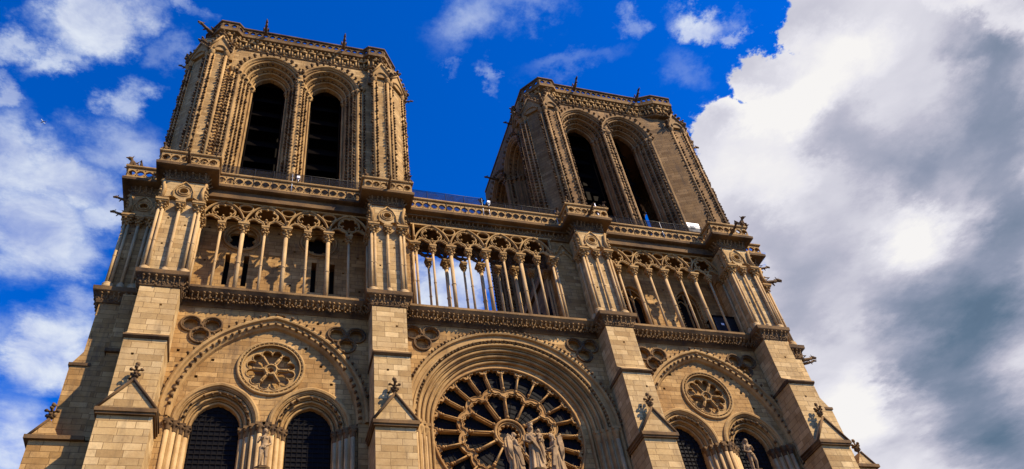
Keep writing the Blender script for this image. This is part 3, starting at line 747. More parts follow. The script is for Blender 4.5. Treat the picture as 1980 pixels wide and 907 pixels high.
def arcade(x0, x1, y, zcap=41.9, mat=None):
    """bar tracery: pairs of cusped arches under a great pointed arch with a foiled eye, an oval in every spandrel"""
    n = 8; s = (x1-x0)/n; mat = mat or TRIM
    xs = [x0+s*i for i in range(n+1)]
    def bar(mb, pts, r, closed=False, yy=0., fl=1.7): mb.tube([(x, y+yy, z) for x, z in pts], r, 6, closed, True, fl)
    for i in range(n//2):
        mb = MB(); ey = MB(); cx = xs[2*i+1]
        for k in (0, 1):
            ccx = xs[2*i+k]+s/2; hw = s/2-.07
            bar(mb, [(ccx+hw*cos(pi-pi*q/14), zcap+.02+hw*1.04*sin(pi-pi*q/14)) for q in range(15)], .062)
            cus = []
            for q in range(31):
                t = pi*q/30; rr = .74+.24*abs(sin(3*t/2)); cus.append((ccx+hw*rr*cos(pi-t), zcap+.0+hw*1.04*rr*sin(t)))
            bar(mb, cus, .048)
            # solid web between arch and cusps
            ring = [(ccx+hw*cos(pi-pi*q/30), zcap+.02+hw*1.04*sin(pi-pi*q/30)) for q in range(31)]
            vs = [(x, y+.03, z) for x, z in ring]+[(x, y+.03, z) for x, z in cus]+[(x, y-.05, z) for x, z in ring]+[(x, y-.05, z) for x, z in cus]
            mb.add(vs, [(q, q+1, 31+q+1, 31+q) for q in range(30)]+[(62+q, 62+31+q, 62+31+q+1, 62+q+1) for q in range(30)])
        W2 = s-.02; R = 1.75; e = R-W2; a_end = math.acos(e/R)
        for sg in (-1, 1):
            bar(mb, [(cx+sg*(-e+R*cos(a_end*q/10)), zcap+.05+R*sin(a_end*q/10)*(2.0/(R*sin(a_end)))) for q in range(11)], .078, yy=-.03)
        bar(ey, foil(cx, 43.05, .70, 6, .20, 36, rot=pi/6), .052, True)
        bar(ey, [(cx+.76*cos(2*pi*q/28), 43.02+.74*sin(2*pi*q/28)) for q in range(28)], .04, True, 0, 1.2)
        for q in range(6):
            t = pi/6+q*pi/3; ey.blob((cx+.50*cos(t), y-.08, 43.05+.50*sin(t)), .085, 6, 4, .2)
        for sg in (-1, 1):
            bar(ey, [(cx+sg*.50, 42.52), (cx+sg*.90, 42.62), (cx+sg*1.12, 42.35)], .045); ey.blob((cx+sg*.93, y-.06, 42.66), .07, 5, 3, .2)
        ey.blob((cx, y-.06, 42.30), .10, 5, 3, .2)
        o = mb.build('tracery_arch', mat, root); ey.build('foiled_eye', mat, o)
    for i in range(0, n//2+1):
        cx = xs[2*i]; sp = MB()
        L = -.46 if i > 0 else -.02; Rr = .46 if i < n//2 else .02
        if 0 < i < n//2:
            bar(sp, [(cx+.46*cos(2*pi*q/18), 43.60+.28*sin(2*pi*q/18)*(1.55 if sin(2*pi*q/18) < 0 else 1.)) for q in range(18)], .06, True)
        else: bar(sp, [(cx, 42.0), (cx, 43.95)], .09)
        sp.crocket((cx, y-.10, 42.35), (0,-1,.2), .12); sp.build('spandrel_oval', mat, root)
    tb = MB(); tb.box(x0-.2, x1+.2, y-.12, y+.16, 43.90, 44.06)
    tb.build('head_rail', mat, root)
    return xs
for bi, (x0, x1, y) in enumerate(BAYS):
    xs = arcade(x0, x1, 0)
    for i, x in enumerate(xs): col(pair_c if i in (0, 8) else (thin_c if i % 2 else thick_c), x, 0)
# rear arcade across the open centre
xs = arcade(BAYS[1][0], BAYS[1][1], 1.45, mat=SOOT_SHADE)
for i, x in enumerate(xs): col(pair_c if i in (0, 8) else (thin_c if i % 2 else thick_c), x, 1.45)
# blank panels beside the centre arcade, wall ends in each bay
bp = MB()
for a, b in ((-6.62, -5.75), (5.32, 7.0), (-20.25, -20.0+.0), (19.85, 20.2), (-8.75, -8.5), (8.8, 9.05)):
    bp = MB(); bp.box(a, b, .10, 1.7, 35.5, 44.1); bpo_ = bp.build('gallery_side_wall', STONE, root)
    if a == -6.62: bpo = bpo_
bq = MB()
for a, b in ((-6.55, -5.80), (5.50, 6.85)):
    c_ = (a+b)/2; w_ = (b-a)/2
    bq.tube([(x, .04, z) for x, z in arch(c_, 42.0, w_-.06, w_*.3, 8)], .07, 5)
    bq.tube([(x, .0, z) for x, z in [(a, 42.6), (c_, 43.7), (b, 42.6)]], .07, 5)
    for i in range(5): bq.crocket((a+(c_-a)*i/5, 0, 42.6+1.1*i/5), (-.3,-1,.2), .09)
    bq.blob((c_, .02, 42.9), .16, 8, 4)
bq.build('blank_gablet', TRIM, bpo)
# back walls of the side bays
def back_wall(x0, x1, kind):
    w = MB(); y = 1.85
    holes = []; ocs = []
    if kind == 1:
        for x in (-18.03, -16.83, -12.33, -11.07): holes.append([(x-.17,38.05),(x+.17,38.05),(x+.17,40.85),(x-.17,40.85)])
        ocs = [(-17.28, 42.55), (-12.08, 42.75)]
        pl = putlogs(x0+.5, x1-.3, 36.9, 43.5, 2.3, 1.6, lambda x, z: any(abs(x-a) < .5 for a in (-18.03,-16.83,-12.33,-11.07)) or any(hypot(x-a, z-b) < 1.7 for a, b in ocs))
    else:
        for x in (12.25, 17.05): holes.append(arch(x, 40.3, .98, .5, 8, 37.45))
        pl = putlogs(x0+.5, x1-.3, 36.9, 43.5, 2.3, 1.6, lambda x, z: abs(x-12.25) < 1.5 or abs(x-17.05) < 1.5)
    holes += [circle(a, b, 1.12, 28) for a, b in ocs]+holes_grid(pl, .15)
    w.plate([(x0,35.3),(x1,35.3),(x1,44.6),(x0,44.6)], holes, y, y+.8)
    o = w.build('gallery_back_wall', STONE, root)
    r = MB(); v = MB()
    for a, b in ocs:
        rollpath(r, circle(a, b, 1.24, 32), y-.05, .10, n=6); rollpath(r, circle(a, b, 1.05, 28), y+.03, .06); rollpath(r, circle(a,b,1.42,32), y-.02, .05)
        r.plate(circle(a, b, 1.14, 28), [foil(a, b, .95, 6, .3)], y+.25, y+.45)
    if kind == 3:
        for x in (12.25, 17.05):
            for w_, yy, rr in ((1.05, y-.02, .07), (.86, y+.18, .06)):
                r.tube([(p, yy, q) for p, q in arch(x, 40.3, w_, .5, 10, 37.45)], rr, 6)
            for q in range(14):
                for s_ in (-1, 1): r.crocket((x+s_*.92, y+.06, 37.7+q*.26), (-s_*.4,-1,.1), .09)
            r.tube([(x, y+.2, 37.45), (x, y+.2, 41.5)], .08, 7)
            r.tube([(p, y+.2, q) for p, q in arch(x-.45, 40.2, .40, .2, 6)], .05, 5); r.tube([(p, y+.2, q) for p, q in arch(x+.45, 40.2, .40, .2, 6)], .05, 5)
    if r.v: r.build('window_moulding', TRIM, o)
    v.box(x0-.2, x1+.2, y+.82, y+1.0, 35.3, 44.6); v.build('dark_backing', PAINTED_DARK, o)  # dark sheet paints the unlit space behind the wall openings
back_wall(-20.2, -8.6, 1); back_wall(8.9, 20.0, 3)
gf = MB()
for a, b in ((-20.2,-8.6),(8.9,20.0)): gf.box(a, b, -.4, 2.0, 44.05, 44.6)
gf.box(-6.6, 7.0, .15, 1.6, 44.05, 44.6)
gf.build('gallery_ceiling', SOOT_SHADE, root)

# ---- gallery piers over the buttresses: panel, colonnettes, gablet
def pier(x, w, yf, yb, ncol=3, side=0, dark=False):
    p = MB(); g = MB(); k = MB(); a, b = x-w/2, x+w/2; zt = 43.98
    hl = holes_grid([(x-w*.22, 38.3), (x+w*.2, 40.1), (x-w*.22, 40.6)], .13)
    p.plate([(a+.12,35.5),(b-.12,35.5),(b-.12,42.0),(a+.12,42.0)], hl, yf+.22, yf+.45); p.box(a+.12, b-.12, yf+.45, yb, 35.5, 42.0)
    # head block with two trefoil arches and the eye
    lw = []; n = 2; s = (w-.3)/2
    for i in range(n):
        cx = x-w/2+.15+s*(i+.5); hw = s/2-.12; lw.append((cx-hw, 41.9))
        for q in range(19):
            t = pi-pi*q/18; rr = .78+.22*abs(sin(3*(pi-t)/2)); lw.append((cx+hw*rr*cos(t), 41.98+hw*1.2*rr*sin(t)))
        lw.append((cx+hw, 41.9))
    p.plate([(a,zt),(a,41.9)]+lw+[(b,41.9),(b,zt)], [circle(x, 43.02, .27, 18)], yf, yf+.26)
    p.box(a, b, yf+.26, yb, 42.0, zt)
    rollpath(g, circle(x, 43.02, .30, 20), yf-.02, .06); rollpath(g, circle(x, 43.02, .46, 24), yf-.02, .045)
    for sg in (-1, 1):
        g.tube([(x+sg*.62, yf-.05, 42.35), (x+sg*.62, yf-.05, 42.95), (x+sg*.40, yf-.05, 43.50), (x, yf-.05, 43.90)], .06, 5)
        g.tube([(x+sg*(w/2-.05), yf-.04, 42.2), (x+sg*(w/2-.35), yf-.04, 42.3), (x+sg*.62, yf-.04, 42.5)], .05, 5)
        g.tube([(x+sg*(w/2-.02), yf-.06, 42.1), (x+sg*(w/2-.12), yf-.10, 42.9), (x+sg*(w/2+.05), yf-.14, 43.8)], [.16,.13,.10], 6)
        for q in range(6): k.crocket((x+sg*(w/2+.02), yf-.05, 42.15+q*.30), (sg*1., -.5, .3), .12)
        for q in range(5): k.crocket((x+sg*(w/2+.02), yf+.5, 42.2+q*.34), (sg*1., -.1, .3), .12)
    # side pediment
    po = p.build('gallery_pier', STONEB if not dark else STONE, root); g.build('pier_tracery', TRIM, po); k.build('crocket_row', TRIM, po)
    xs_ = [x-w/2+.17, x, x+w/2-.17][:ncol]
    for i, xx in enumerate(xs_): col(pair_c if i != 1 else one_c, xx, yf+.02)
    for yy in ((yf+.72), ) :
        for sg in (-1, 1):
            if side == 0 or side == sg: col(one_c, x+sg*(w/2-.05), yy)
for i in range(4): pier(PX[i], PW[i], -1.40, 1.0)
pier(-23.7, 1.75, .36, 3.2, 3, -1, True); pier(23.45, 1.6, .36, 3.2, 3, 1, True)

# ---- main blocks behind the facade up to the terrace
blk = MB()
for x0, x1 in ((-22.4, -6.35), (6.55, 22.0)):
    blk = MB(); blk.box(x0, x1, 2.9, 15.5, 0, 35.3)
    blk.box(x0, x0+1.2, 2.9, 15.5, 35.3, 44.62); blk.box(x1-1.2, x1, 2.9, 15.5, 35.3, 44.62); blk.box(x0, x1, 14.3, 15.5, 35.3, 44.62); blk.box(x0, x1, 2.9, 3.6, 35.3, 44.62)
    blk.box(x0-.3, x1+.3, 3.4, 15.8, 44.62, 45.0); blk.build('tower_base', STONE, root)
blk = MB(); blk.box(-6.35, 6.55, 1.3, 15.5, 0, 34.4); blk.box(-8.8, -6.3, .5, 2.9, 35.3, 44.6); blk.box(6.6, 9.0, .5, 2.9, 35.3, 44.6); blk.box(-22.4,-20.1,.5,2.9,35.3,44.6); blk.box(19.9,22.,.5,2.9,35.3,44.6)
blo = blk.build('nave_front_block', STONE, root)
for X_, sg in ((6.50, 1), (-6.30, -1)):
    iw = MB(); Ti = lambda p, X_=X_, sg=sg: (X_+sg*p[1], p[0], p[2])
    iw.plate([(1.9,35.3),(14.0,35.3),(14.0,44.6),(1.9,44.6)], [arch(u, 41.2, 1.35, .5, 8, 35.9) for u in (4.1, 7.6, 11.1)], 0, .04, Ti)
    io = iw.build('inner_wall', DARKB, root); v_ = MB(); v_.plate([(2.0,35.4),(13.9,35.4),(13.9,44.5),(2.0,44.5)], [], .042, .048, Ti); v_.build('painted_dark_openings', PAINTED_DARK, io)  # thin near-black sheet paints unlit depth behind the arches
    sh_ = MB()
    for u in (2.4, 2.75, 5.45, 5.75, 6.1, 8.95, 9.3, 9.6, 12.5): sh_.tube([Ti((u,-.06,35.3)), Ti((u,-.06,41.2))], .10, 7)
    sh_.build('wall_shafts', DARKB, io)

#TOWERS-BEGIN
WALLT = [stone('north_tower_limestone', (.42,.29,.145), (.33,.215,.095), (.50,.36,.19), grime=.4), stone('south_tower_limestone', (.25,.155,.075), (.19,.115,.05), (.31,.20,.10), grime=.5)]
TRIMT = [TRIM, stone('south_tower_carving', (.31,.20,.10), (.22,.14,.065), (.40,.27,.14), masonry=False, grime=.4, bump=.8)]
def crocket_strip(mb, x, y, z0, z1, d, k=.13, step=.42):
    z = z0
    while z < z1:
        mb.crocket((x, y, z), d, k); z += step
def tower(cx, oc, wide_right, wide_left, yfront=.3, mirror=1):
    """belfry tower: octagonal corners, four walls with two tall openings each, louvres, parapet"""
    tw = empty('belfry_tower', root, (0,0,0))
    H = 7.3; yb = yfront+2*H+.6; z0, zt = 44.98, 64.4; zs = 60.45; cy = yfront+H+.3
    hx, hy = 8.7, 8.0
    # faces: transform from local (u, depth, z) to world
    def Tw(p): return (p[0], yfront+p[1], p[2])
    def Te(p): return (p[0], yb-p[1], p[2])
    def Tl(p): return (cx-hx+p[1], cy+p[0], p[2])
    def Tr(p): return (cx+hx-p[1], cy+p[0], p[2])
    faces = [('w', Tw, cx-6.4, cx+6.4, oc), ('e', Te, cx-6.4, cx+6.4, [cx-2.4, cx+2.4]), ('l', Tl, -6.2, 6.2, [-2.4, 2.4]), ('r', Tr, -6.2, 6.2, [-2.4, 2.4])]
    wall = MB(); arcs = MB(); cro = MB()
    for nm, T, u0, u1, ocs in faces:
        wall.plate([(u0,z0),(u1,z0),(u1,zt+1.2),(u0,zt+1.2)], [arch(x, zs, 2.36, .60, 12, z0+.35) for x in ocs], 0, .5, T)
        wall.plate([(u0+.5,z0),(u1-.5,z0),(u1-.5,zt+1),(u0+.5,zt+1)], [arch(x, zs, 1.34, .60, 12, z0+.35) for x in ocs], 1.45, 1.75, T)
        for x in ocs:
            sweep(arcs, x, zs, .60, [(2.66,0),(2.66,-.14),(2.56,-.20),(2.44,-.17),(2.38,-.02)] + orders(2.36, 1.34, .0, 1.65, 4, .9), z0+.35 if nm in 'we' else z0+.35, 12 if nm == 'w' else 9, T)
        if nm in 'wl' or (nm == 'r'):
            for x in ocs:
                # crockets on the hood and on two inner orders
                for ww, dep, kk, lowz in ((2.62,-.16,.17,zs+.2),(2.02,.40,.10,zs+.1),(1.72,.85,.09,zs+.1)):
                    pts = arch(x, zs, ww, .6, 40); acc = 9; last = None
                    for (px1, pz1) in pts:
                        if last is not None: acc += hypot(px1-last[0], pz1-last[1])
                        last = (px1, pz1)
                        if acc > (.50 if dep < 0 else .36):
                            acc = 0; q = T((px1, dep, pz1)); q2 = T((px1, dep-1, pz1)); d = Vector(q2)-Vector(q)
                            rr = Vector(T((px1+(px1-x), dep, pz1+(pz1-zs))))-Vector(q); rr.normalize()
                            cro.crocket(q, d*(.8)+rr*(1.0 if dep < 0 else -.2), kk)
                # crocket rows up the jambs
                for sg in (-1, 1):
                    for ww, dep in ((2.28,.02),(2.04,.42),(1.78,.84)) if nm == 'w' else ((2.28,.02),(2.04,.42)):
                        q = T((x+sg*ww, dep, 0)); q2 = T((x+sg*ww-sg*.5, dep-1, 0)); d = Vector(q2)-Vector(q)
                        crocket_strip(cro, q[0], q[1], z0+1.2, zs-.6, d, .125, .40)
                # capitals band at the springing
                for sg in (-1, 1):
                    for ww, dep in ((2.50,-.05),(2.2,.20),(1.95,.62),(1.68,1.05),(1.45,1.40)):
                        q = T((x+sg*ww, dep, 0)); arcs.lathe([(.13,0),(.17,.25),(.27,.5),(.28,.68)], q[0], q[1], zs-.62, 7)
                        for a in range(4):
                            t = a*pi/2+.4; cro.blob((q[0]+.22*cos(t), q[1]+.22*sin(t), zs-.2), .11, 5, 3, .2)
    for xx in ([oc[0]-2.9, oc[0]-3.15, oc[1]+2.9] if not wide_right else [oc[0]-2.85]) + [(oc[0]+oc[1])/2-.0]:
        arcs.tube([(xx, yfront-.05, z0), (xx, yfront-.05, zs)], .10, 7); arcs.lathe([(.12,0),(.2,.3),(.3,.5),(.3,.6)], xx, yfront-.05, zs-.1, 7)
        for sg in (-1, 1): crocket_strip(cro, xx+sg*.12, yfront-.08, z0+1.2, zs-.3, (sg*.6,-1,0), .12, .40)
    wo_ = wall.build('belfry_wall', WALLT[0 if cx < 0 else 1], tw); arcs.build('opening_arches', TRIMT[0 if cx < 0 else 1], tw); cro.build('crocket_rows', SOOT_SHADE, tw)
    # corner piers: octagonal plan with a straight, a diagonal and a side face
    def corner(sx, sy, wide):
        """sx: -1 left, 1 right; sy: -1 front, 1 back; polygon hugging the corner"""
        a = 6.15+(-wide if wide else 0)
        loc = [(a, -.9), (7.3, -.9), (9.1, .9+.0), (9.1, 2.1), (6.5, 2.4), (a, .6)]
        if wide: loc = [(3.45, .25), (3.45, .0), (5.65, -.9), (7.3, -.9), (9.1, .9), (9.1, 2.1), (6.5, 2.4), (a, .6)]
        base_y = yfront if sy < 0 else yb
        P = [(cx+sx*u, base_y+(v if sy < 0 else -v)) for u, v in loc]
        z1 = 61.2
        pm = MB(); pm.prism([(x_, y_) for x_, y_ in P], z0, z1+.6, 'z')
        Pu = [(cx+(x_-cx)*.93, (y_ if abs(y_-base_y) < 0 else base_y+(y_-base_y)*.30)) for x_, y_ in P]; pm.prism(Pu, z1+.6, zt+.8, 'z')
        # raised shafts at the edges
        st = MB(); ck = MB()
        if sy < 0:
            edges = [((6.15,-.9),(7.3,-.9)), ((7.62,-.58),(8.85,.65)), ((9.1,1.0),(9.1,2.1))]
            if wide: edges[0] = ((5.95,-.9),(7.25,-.9))
        else: edges = [((9.1,1.0),(9.1,2.1)), ((7.62,-.58),(8.85,.65))]
        for (a0, b0) in edges:
            A_ = Vector((cx+sx*a0[0], base_y+(a0[1] if sy < 0 else -a0[1]))); B_ = Vector((cx+sx*b0[0], base_y+(b0[1] if sy < 0 else -b0[1])))
            e = (B_-A_).normalized(); nn = Vector((e.y, -e.x)); mid = (A_+B_)/2
            if nn.dot(mid-Vector((cx, cy))) < 0: nn = -nn
            for q_, sgn in ((A_, -1), (B_, 1)):
                st.tube([(q_.x+nn.x*.02, q_.y+nn.y*.02, z0), (q_.x+nn.x*.02, q_.y+nn.y*.02, z1)], .13, 7)
                q2 = q_ - e*sgn*.24
                st.tube([(q2.x, q2.y, z0), (q2.x, q2.y, z1)], .07, 6)
                st.lathe([(.14,0),(.20,.2),(.30,.42),(.30,.55)], q_.x, q_.y, z1-.1, 7)
                crocket_strip(ck, q_.x+nn.x*.05-e.x*sgn*.14, q_.y+nn.y*.05-e.y*sgn*.14, z0+1.3, z1-.2, nn-e*sgn*.4, .13, .38)
                if True: crocket_strip(ck, q_.x+e.x*sgn*.08, q_.y+e.y*sgn*.08, z0+1.3, z1-.2, e*sgn+nn*.2, .13, .38)
            # gablet over the face
            w_ = (B_-A_).length/2+.12; M_ = lambda u, o, z, e=e, nn=nn, mid=mid: (mid.x+e.x*u+nn.x*o, mid.y+e.y*u+nn.y*o, z)
            tri = [M_(-w_,.22,z1+.45), M_(w_,.22,z1+.45), M_(w_,.22,z1+1.0), M_(0,.22,z1+2.5), M_(-w_,.22,z1+1.0)]; tri2 = [M_(-w_,-.2,z1+.45), M_(w_,-.2,z1+.45), M_(w_,-.2,z1+1.0), M_(0,-.2,z1+2.5), M_(-w_,-.2,z1+1.0)]
            st.add(tri+tri2, [(0,1,2,3,4),(9,8,7,6,5)]+[(i, i+5, (i+1)%5+5, (i+1)%5) for i in range(5)])
            st.tube([M_(-w_*.7*cos(pi*i/8), .26, z1+.5+.6*sin(pi*i/8)) for i in range(9)], .10, 5)
            st.tube([M_(-w_-.1,.26,z1+.95), M_(0,.28,z1+2.6)], .10, 5); st.tube([M_(w_+.1,.26,z1+.95), M_(0,.28,z1+2.6)], .10, 5)
            for i in range(4):
                for sg in (-1, 1):
                    p_ = M_(sg*(w_+.1)*(1-i/4.), .26, z1+.95+1.65*i/4); ck.crocket(p_, (nn.x*.7+e.x*sg*.8, nn.y*.7+e.y*sg*.8, .5), .17)
            p_ = M_(0,.26,z1+2.6); cross_finial(ck, p_[0], p_[1], p_[2], .8)
            for sg in (-1, 1):
                p_ = M_(sg*(w_+.15), .15, z1+.6)
                for r_ in range(3): ck.blob((p_[0], p_[1], p_[2]+r_*.33), (.20,.20,.17), 6, 4, .25)
        po = pm.build('corner_pier', WALLT[0 if cx < 0 else 1], tw); st.build('pier_shafts', TRIMT[0 if cx < 0 else 1], po); ck.build('crocket_rows', SOOT_SHADE, po)
    corner(-1, -1, wide_left); corner(1, -1, wide_right); corner(-1, 1, 0); corner(1, 1, 0)
    # bracketed frieze, parapet slab and balustrade follow the octagonal plan
    def ring(off_front, bump):
        L = cx; a = yfront; wl, wr = (wide_left or 0), (wide_right or 0)
        pl = [(L-7.85, cy), (L-7.85, a+1.0), (L-6.85, a-.1-bump), (L-5.9+wl, a-.1-bump), (L-5.5+wl, a+.06), (L+(3.8 if wr else 5.5), a+.06), (L+(5.2 if wr else 5.9), a-.1-bump-(.25 if wr else 0)), (L+6.85, a-.1-bump-(.25 if wr else 0)), (L+7.85, a+1.0), (L+7.85, yb-1.0), (L+6.85, yb+.1), (L-6.85, yb+.1), (L-7.85, yb-1.0), (L-7.85, cy)]
        return pl
    rp = ring(0, .25)
    fr = MB(); cornice(fr, rp, [(0,64.0),(.12,64.03),(.18,64.12),(.12,64.2),(0,64.24),(0,65.25),(.15,65.38),(.26,65.44),(.54,65.50),(.58,65.74),(.5,65.80),(-.6,65.80),(-.6,64.0)])
    fro = fr.build('parapet_cornice', WORN, tw)
    bk = MB(); dk = MB()
    for p, n in along(rp, .0, .74):
        e = Vector((-n.y, n.x)); 
        def Q(u, o, z): return (p.x+e.x*u+n.x*o, p.y+e.y*u+n.y*o, z)
        for sg in (-.24, .24): bk.tube([Q(sg,.16,64.3), Q(sg,.18,65.0)], .09, 5)
        bk.tube([Q(-.30,.24,65.02), Q(0,.27,65.07), Q(.30,.24,65.02)], .12, 5, flat=1.)
        bk.blob(Q(0,.28,65.30), (.17,.17,.17), 6, 4, .25); bk.blob(Q(.39,.32,65.35), (.13,.13,.15), 5, 3, .25)
        bk.blob(Q(0,.06,64.6), (.12,.12,.17), 5, 3, .3)
    bk.build('brackets', TRIM, fro)
    balustrade(rp, 65.82, .92, .56, 'tower_parapet', tw, SOOT_SHADE, .42, .24)
    # roof, floor and dark inside
    ins = MB(); ins.box(cx-7.6, cx+7.6, yfront+1.0, yb-1.0, 64.9, 65.5); ins.build('tower_roof', SOOT_SHADE, tw)
    fl = MB(); fl.box(cx-4.6, cx+(3.0 if cx > 0 else 4.2), yfront+4.0, yb-4.5, 45.0, 64.9); fl.build('bell_frame', WOOD, tw)
    # louvres
    for T, ocs, nm in ((Tw, oc, 'w'), (Tl, [-2.4,2.4], 'l'), (Te, [cx-2.4,cx+2.4], 'e')):
        for j, x in enumerate(ocs):
            lv = MB(); gap = .55 if (nm == 'w' and j == 1 and cx > 0) else 0
            if False: continue
            for i in range(8):
                z = z0+.8+i*2.05; hw = 1.30 if z < zs else .9
                if z > zs+1.2: continue
                vs = [T((x-hw,2.25,z)), T((x+hw-gap,2.25,z)), T((x+hw-gap,3.45,z+2.3)), T((x-hw,3.45,z+2.3)), T((x-hw,2.25,z-.1)), T((x+hw-gap,2.25,z-.1)), T((x+hw-gap,3.45,z+2.15)), T((x-hw,3.45,z+2.15))]
                lv.add(vs, [(0,1,2,3),(7,6,5,4),(0,4,5,1),(1,5,6,2),(2,6,7,3),(3,7,4,0)])
                # toothed lower edge
            for sg in (-1, 1):
                if gap and sg > 0: continue
                q = T((x+sg*1.28, 2.2, 0)); lv.tube([(q[0], q[1], z0), (q[0], q[1], zs+.8)], .10, 5)
            lv.build('louvre_bank', SLATE, tw)
    return tw
TWL = tower(-14.50, [-16.95, -12.15], 0, 0)
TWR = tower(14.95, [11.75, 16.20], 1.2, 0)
#TOWERS-END

# stair-turret lanterns on the tower tops
def lantern(tw, x, y):
    b = MB(); b.lathe([(1.25,0),(1.25,1.1),(1.38,1.15),(1.38,1.35),(1.2,1.4),(1.05,1.9),(.75,2.4),(.35,2.75),(.2,3.0)], x, y, 65.6, 12); b.blob((x,y,68.8),(.22,.22,.32),7,5); b.blob((x,y,69.3),(.38,.2,.16),6,4,.2)
    b.tube([(x,y,68.5),(x,y,69.6)], .1, 6); b.build('stair_lantern', TRIM, tw)
lantern(TWL, -20.6, 2.0); lantern(TWR, 19.0, 2.0)

# ---- gargoyles: parts of the building that jut out to throw rainwater
def gargoyle_mesh(L=1.7):
    g = MB()
    g.tube([(0,0,0),(L*.35,0,.02),(L*.65,0,.10),(L*.80,0,.16)], [.20,.17,.12,.12], 7)
    g.blob((L*.88,0,.22), (.20,.14,.15), 7, 5, .1); g.tube([(L*.92,0,.24),(L*1.06,0,.17)], [.10,.06], 6); g.tube([(L*.92,0,.10),(L*1.03,0,.04)], [.06,.04], 5)
    for s_ in (-1, 1):
        g.tube([(L*.82,s_*.08,.32),(L*.78,s_*.12,.46)], [.05,.02], 4); g.tube([(L*.62,s_*.1,.02),(L*.70,s_*.16,-.16)], [.07,.04], 5)
        g.tube([(L*.25,s_*.12,.1),(L*.45,s_*.24,.28),(L*.15,s_*.3,.3)], [.06,.09,.03], 5)
    return g
gp = None
def gargoyle(x, y, z, ang, parent=root, sc=1., tilt=0.):
    global gp
    if gp is None: gp = gargoyle_mesh().build('gargoyle', SOOT_SHADE, parent); g = gp
    else: g = gp.copy(); COL.objects.link(g); g.parent = parent
    g.location = (x, y, z); g.rotation_euler = (0, -tilt, radians(ang)); g.scale = (sc,)*3
    return g
for i, x in enumerate(PX): gargoyle(x, -1.9, 45.2, -90, sc=.75)
for z, y in ((43.6, .6), (42.6, 1.0)): gargoyle(-24.5, y, z, 188, sc=.68)
for z, y, s_ in ((42.6, .8, 1.15), (43.9, .4, .7), (44.2, 1.4, .7), (43.1, 1.6, .8)): gargoyle(24.1, y, z, -12, sc=s_)
gargoyle(24.6, 1.2, 34.9, -12, sc=.9); gargoyle(24.6, .8, 34.3, -20, sc=.6)
for tw, cx in ((TWL, -14.5), (TWR, 14.95)):
    for u in (-3.4, 3.4): gargoyle(cx+u, -.35, 65.95, -90, tw, .8, .25)
gargoyle(-21.9, .5, 65.7, 215, TWL, 1.1); gargoyle(-23.4, 1.6, 61.7, 190, TWL, .6); gargoyle(-5.6, 1.2, 61.4, -10, TWL, .6)
gargoyle(6.3, 1.4, 62.6, 185, TWR, .75); gargoyle(6.2, 3.2, 63.6, 180, TWR, .7); gargoyle(6.1, 9.5, 62.6, 180, TWR, .85)
gargoyle(22.6, 1.0, 63.6, -15, TWR, .8); gargoyle(23.6, 1.6, 61.9, -10, TWR, .9); gargoyle(23.8, 2.4, 59.6, -5, TWR, .8)

#THINGS-BEGIN
def remesh(o, vs=.03):
    vs *= .8
    m = o.modifiers.new('remesh', 'REMESH'); m.mode = 'VOXEL'; m.voxel_size = vs; m.use_smooth_shade = True
    return o
def folds(mb, levels, n=40, k=9, amp=.12, ph=0.):
    """draped cloth: rings (cx, cy, z, rx, ry, twist) with fold ripples that deepen downward"""
    vs = []; L = len(levels)
    for i, (cx, cy, z, rx, ry, tw) in enumerate(levels):
        a = amp*(1-i/(L-1))**.8+.015
        for j in range(n):
            t = 2*pi*j/n; q = 1+a*sin(k*t+tw+ph)+a*.5*sin((k*2+1)*t-tw*2)
            vs.append((cx+rx*q*cos(t), cy+ry*q*sin(t), z))
    fs = [(i*n+j, i*n+(j+1)%n, (i+1)*n+(j+1)%n, (i+1)*n+j) for i in range(L-1) for j in range(n)]+[tuple(range(n-1,-1,-1)), tuple(range((L-1)*n, L*n))]
    mb.add(vs, fs, True)
def head(mb, x, y, z, r, face=(0,-1), hair=True):
    fx, fy = face
    mb.blob((x, y, z), (r*.80, r*.88, r*1.08), 12, 9)
    mb.blob((x+fx*r*.30, y+fy*r*.30, z-r*.45), (r*.50, r*.50, r*.42), 9, 6)          # jaw
    mb.tube([(x+fx*r*.80, y+fy*r*.80, z+r*.18), (x+fx*r*1.12, y+fy*r*1.12, z-r*.18), (x+fx*r*.85, y+fy*r*.85, z-r*.26)], [r*.10, r*.17, r*.08], 6)   # nose
    px, pz = -fy, fx
    for s in (-1, 1):
        mb.blob((x+fx*r*.72+s*px*r*.33, y+fy*r*.72+s*pz*r*.33, z+r*.30), (r*.22, r*.22, r*.09), 6, 4)      # brow
        mb.blob((x+s*px*r*.80, y+s*pz*r*.80, z-r*.02), (r*.14, r*.14, r*.25), 6, 4)                      # ear
        mb.blob((x+fx*r*.66+s*px*r*.40, y+fy*r*.66+s*pz*r*.40, z-r*.25), (r*.22, r*.22, r*.20), 6, 4)      # cheek
    mb.tube([(x+fx*r*.84-px*r*.2, y+fy*r*.84-pz*r*.2, z-r*.52), (x+fx*r*.90, y+fy*r*.90, z-r*.50), (x+fx*r*.84+px*r*.2, y+fy*r*.84+pz*r*.2, z-r*.52)], r*.09, 5)  # lips
    if hair:
        mb.blob((x-fx*r*.22, y-fy*r*.22, z+r*.22), (r*.95, r*.98, r*1.05), 12, 8)
        for s in (-1, 0, 1): mb.tube([(x-fx*r*.5+s*px*r*.7, y-fy*r*.5+s*pz*r*.7, z), (x-fx*r*.6+s*px*r*.75, y-fy*r*.6+s*pz*r*.75, z-r*1.4)], [r*.45, r*.28], 7)
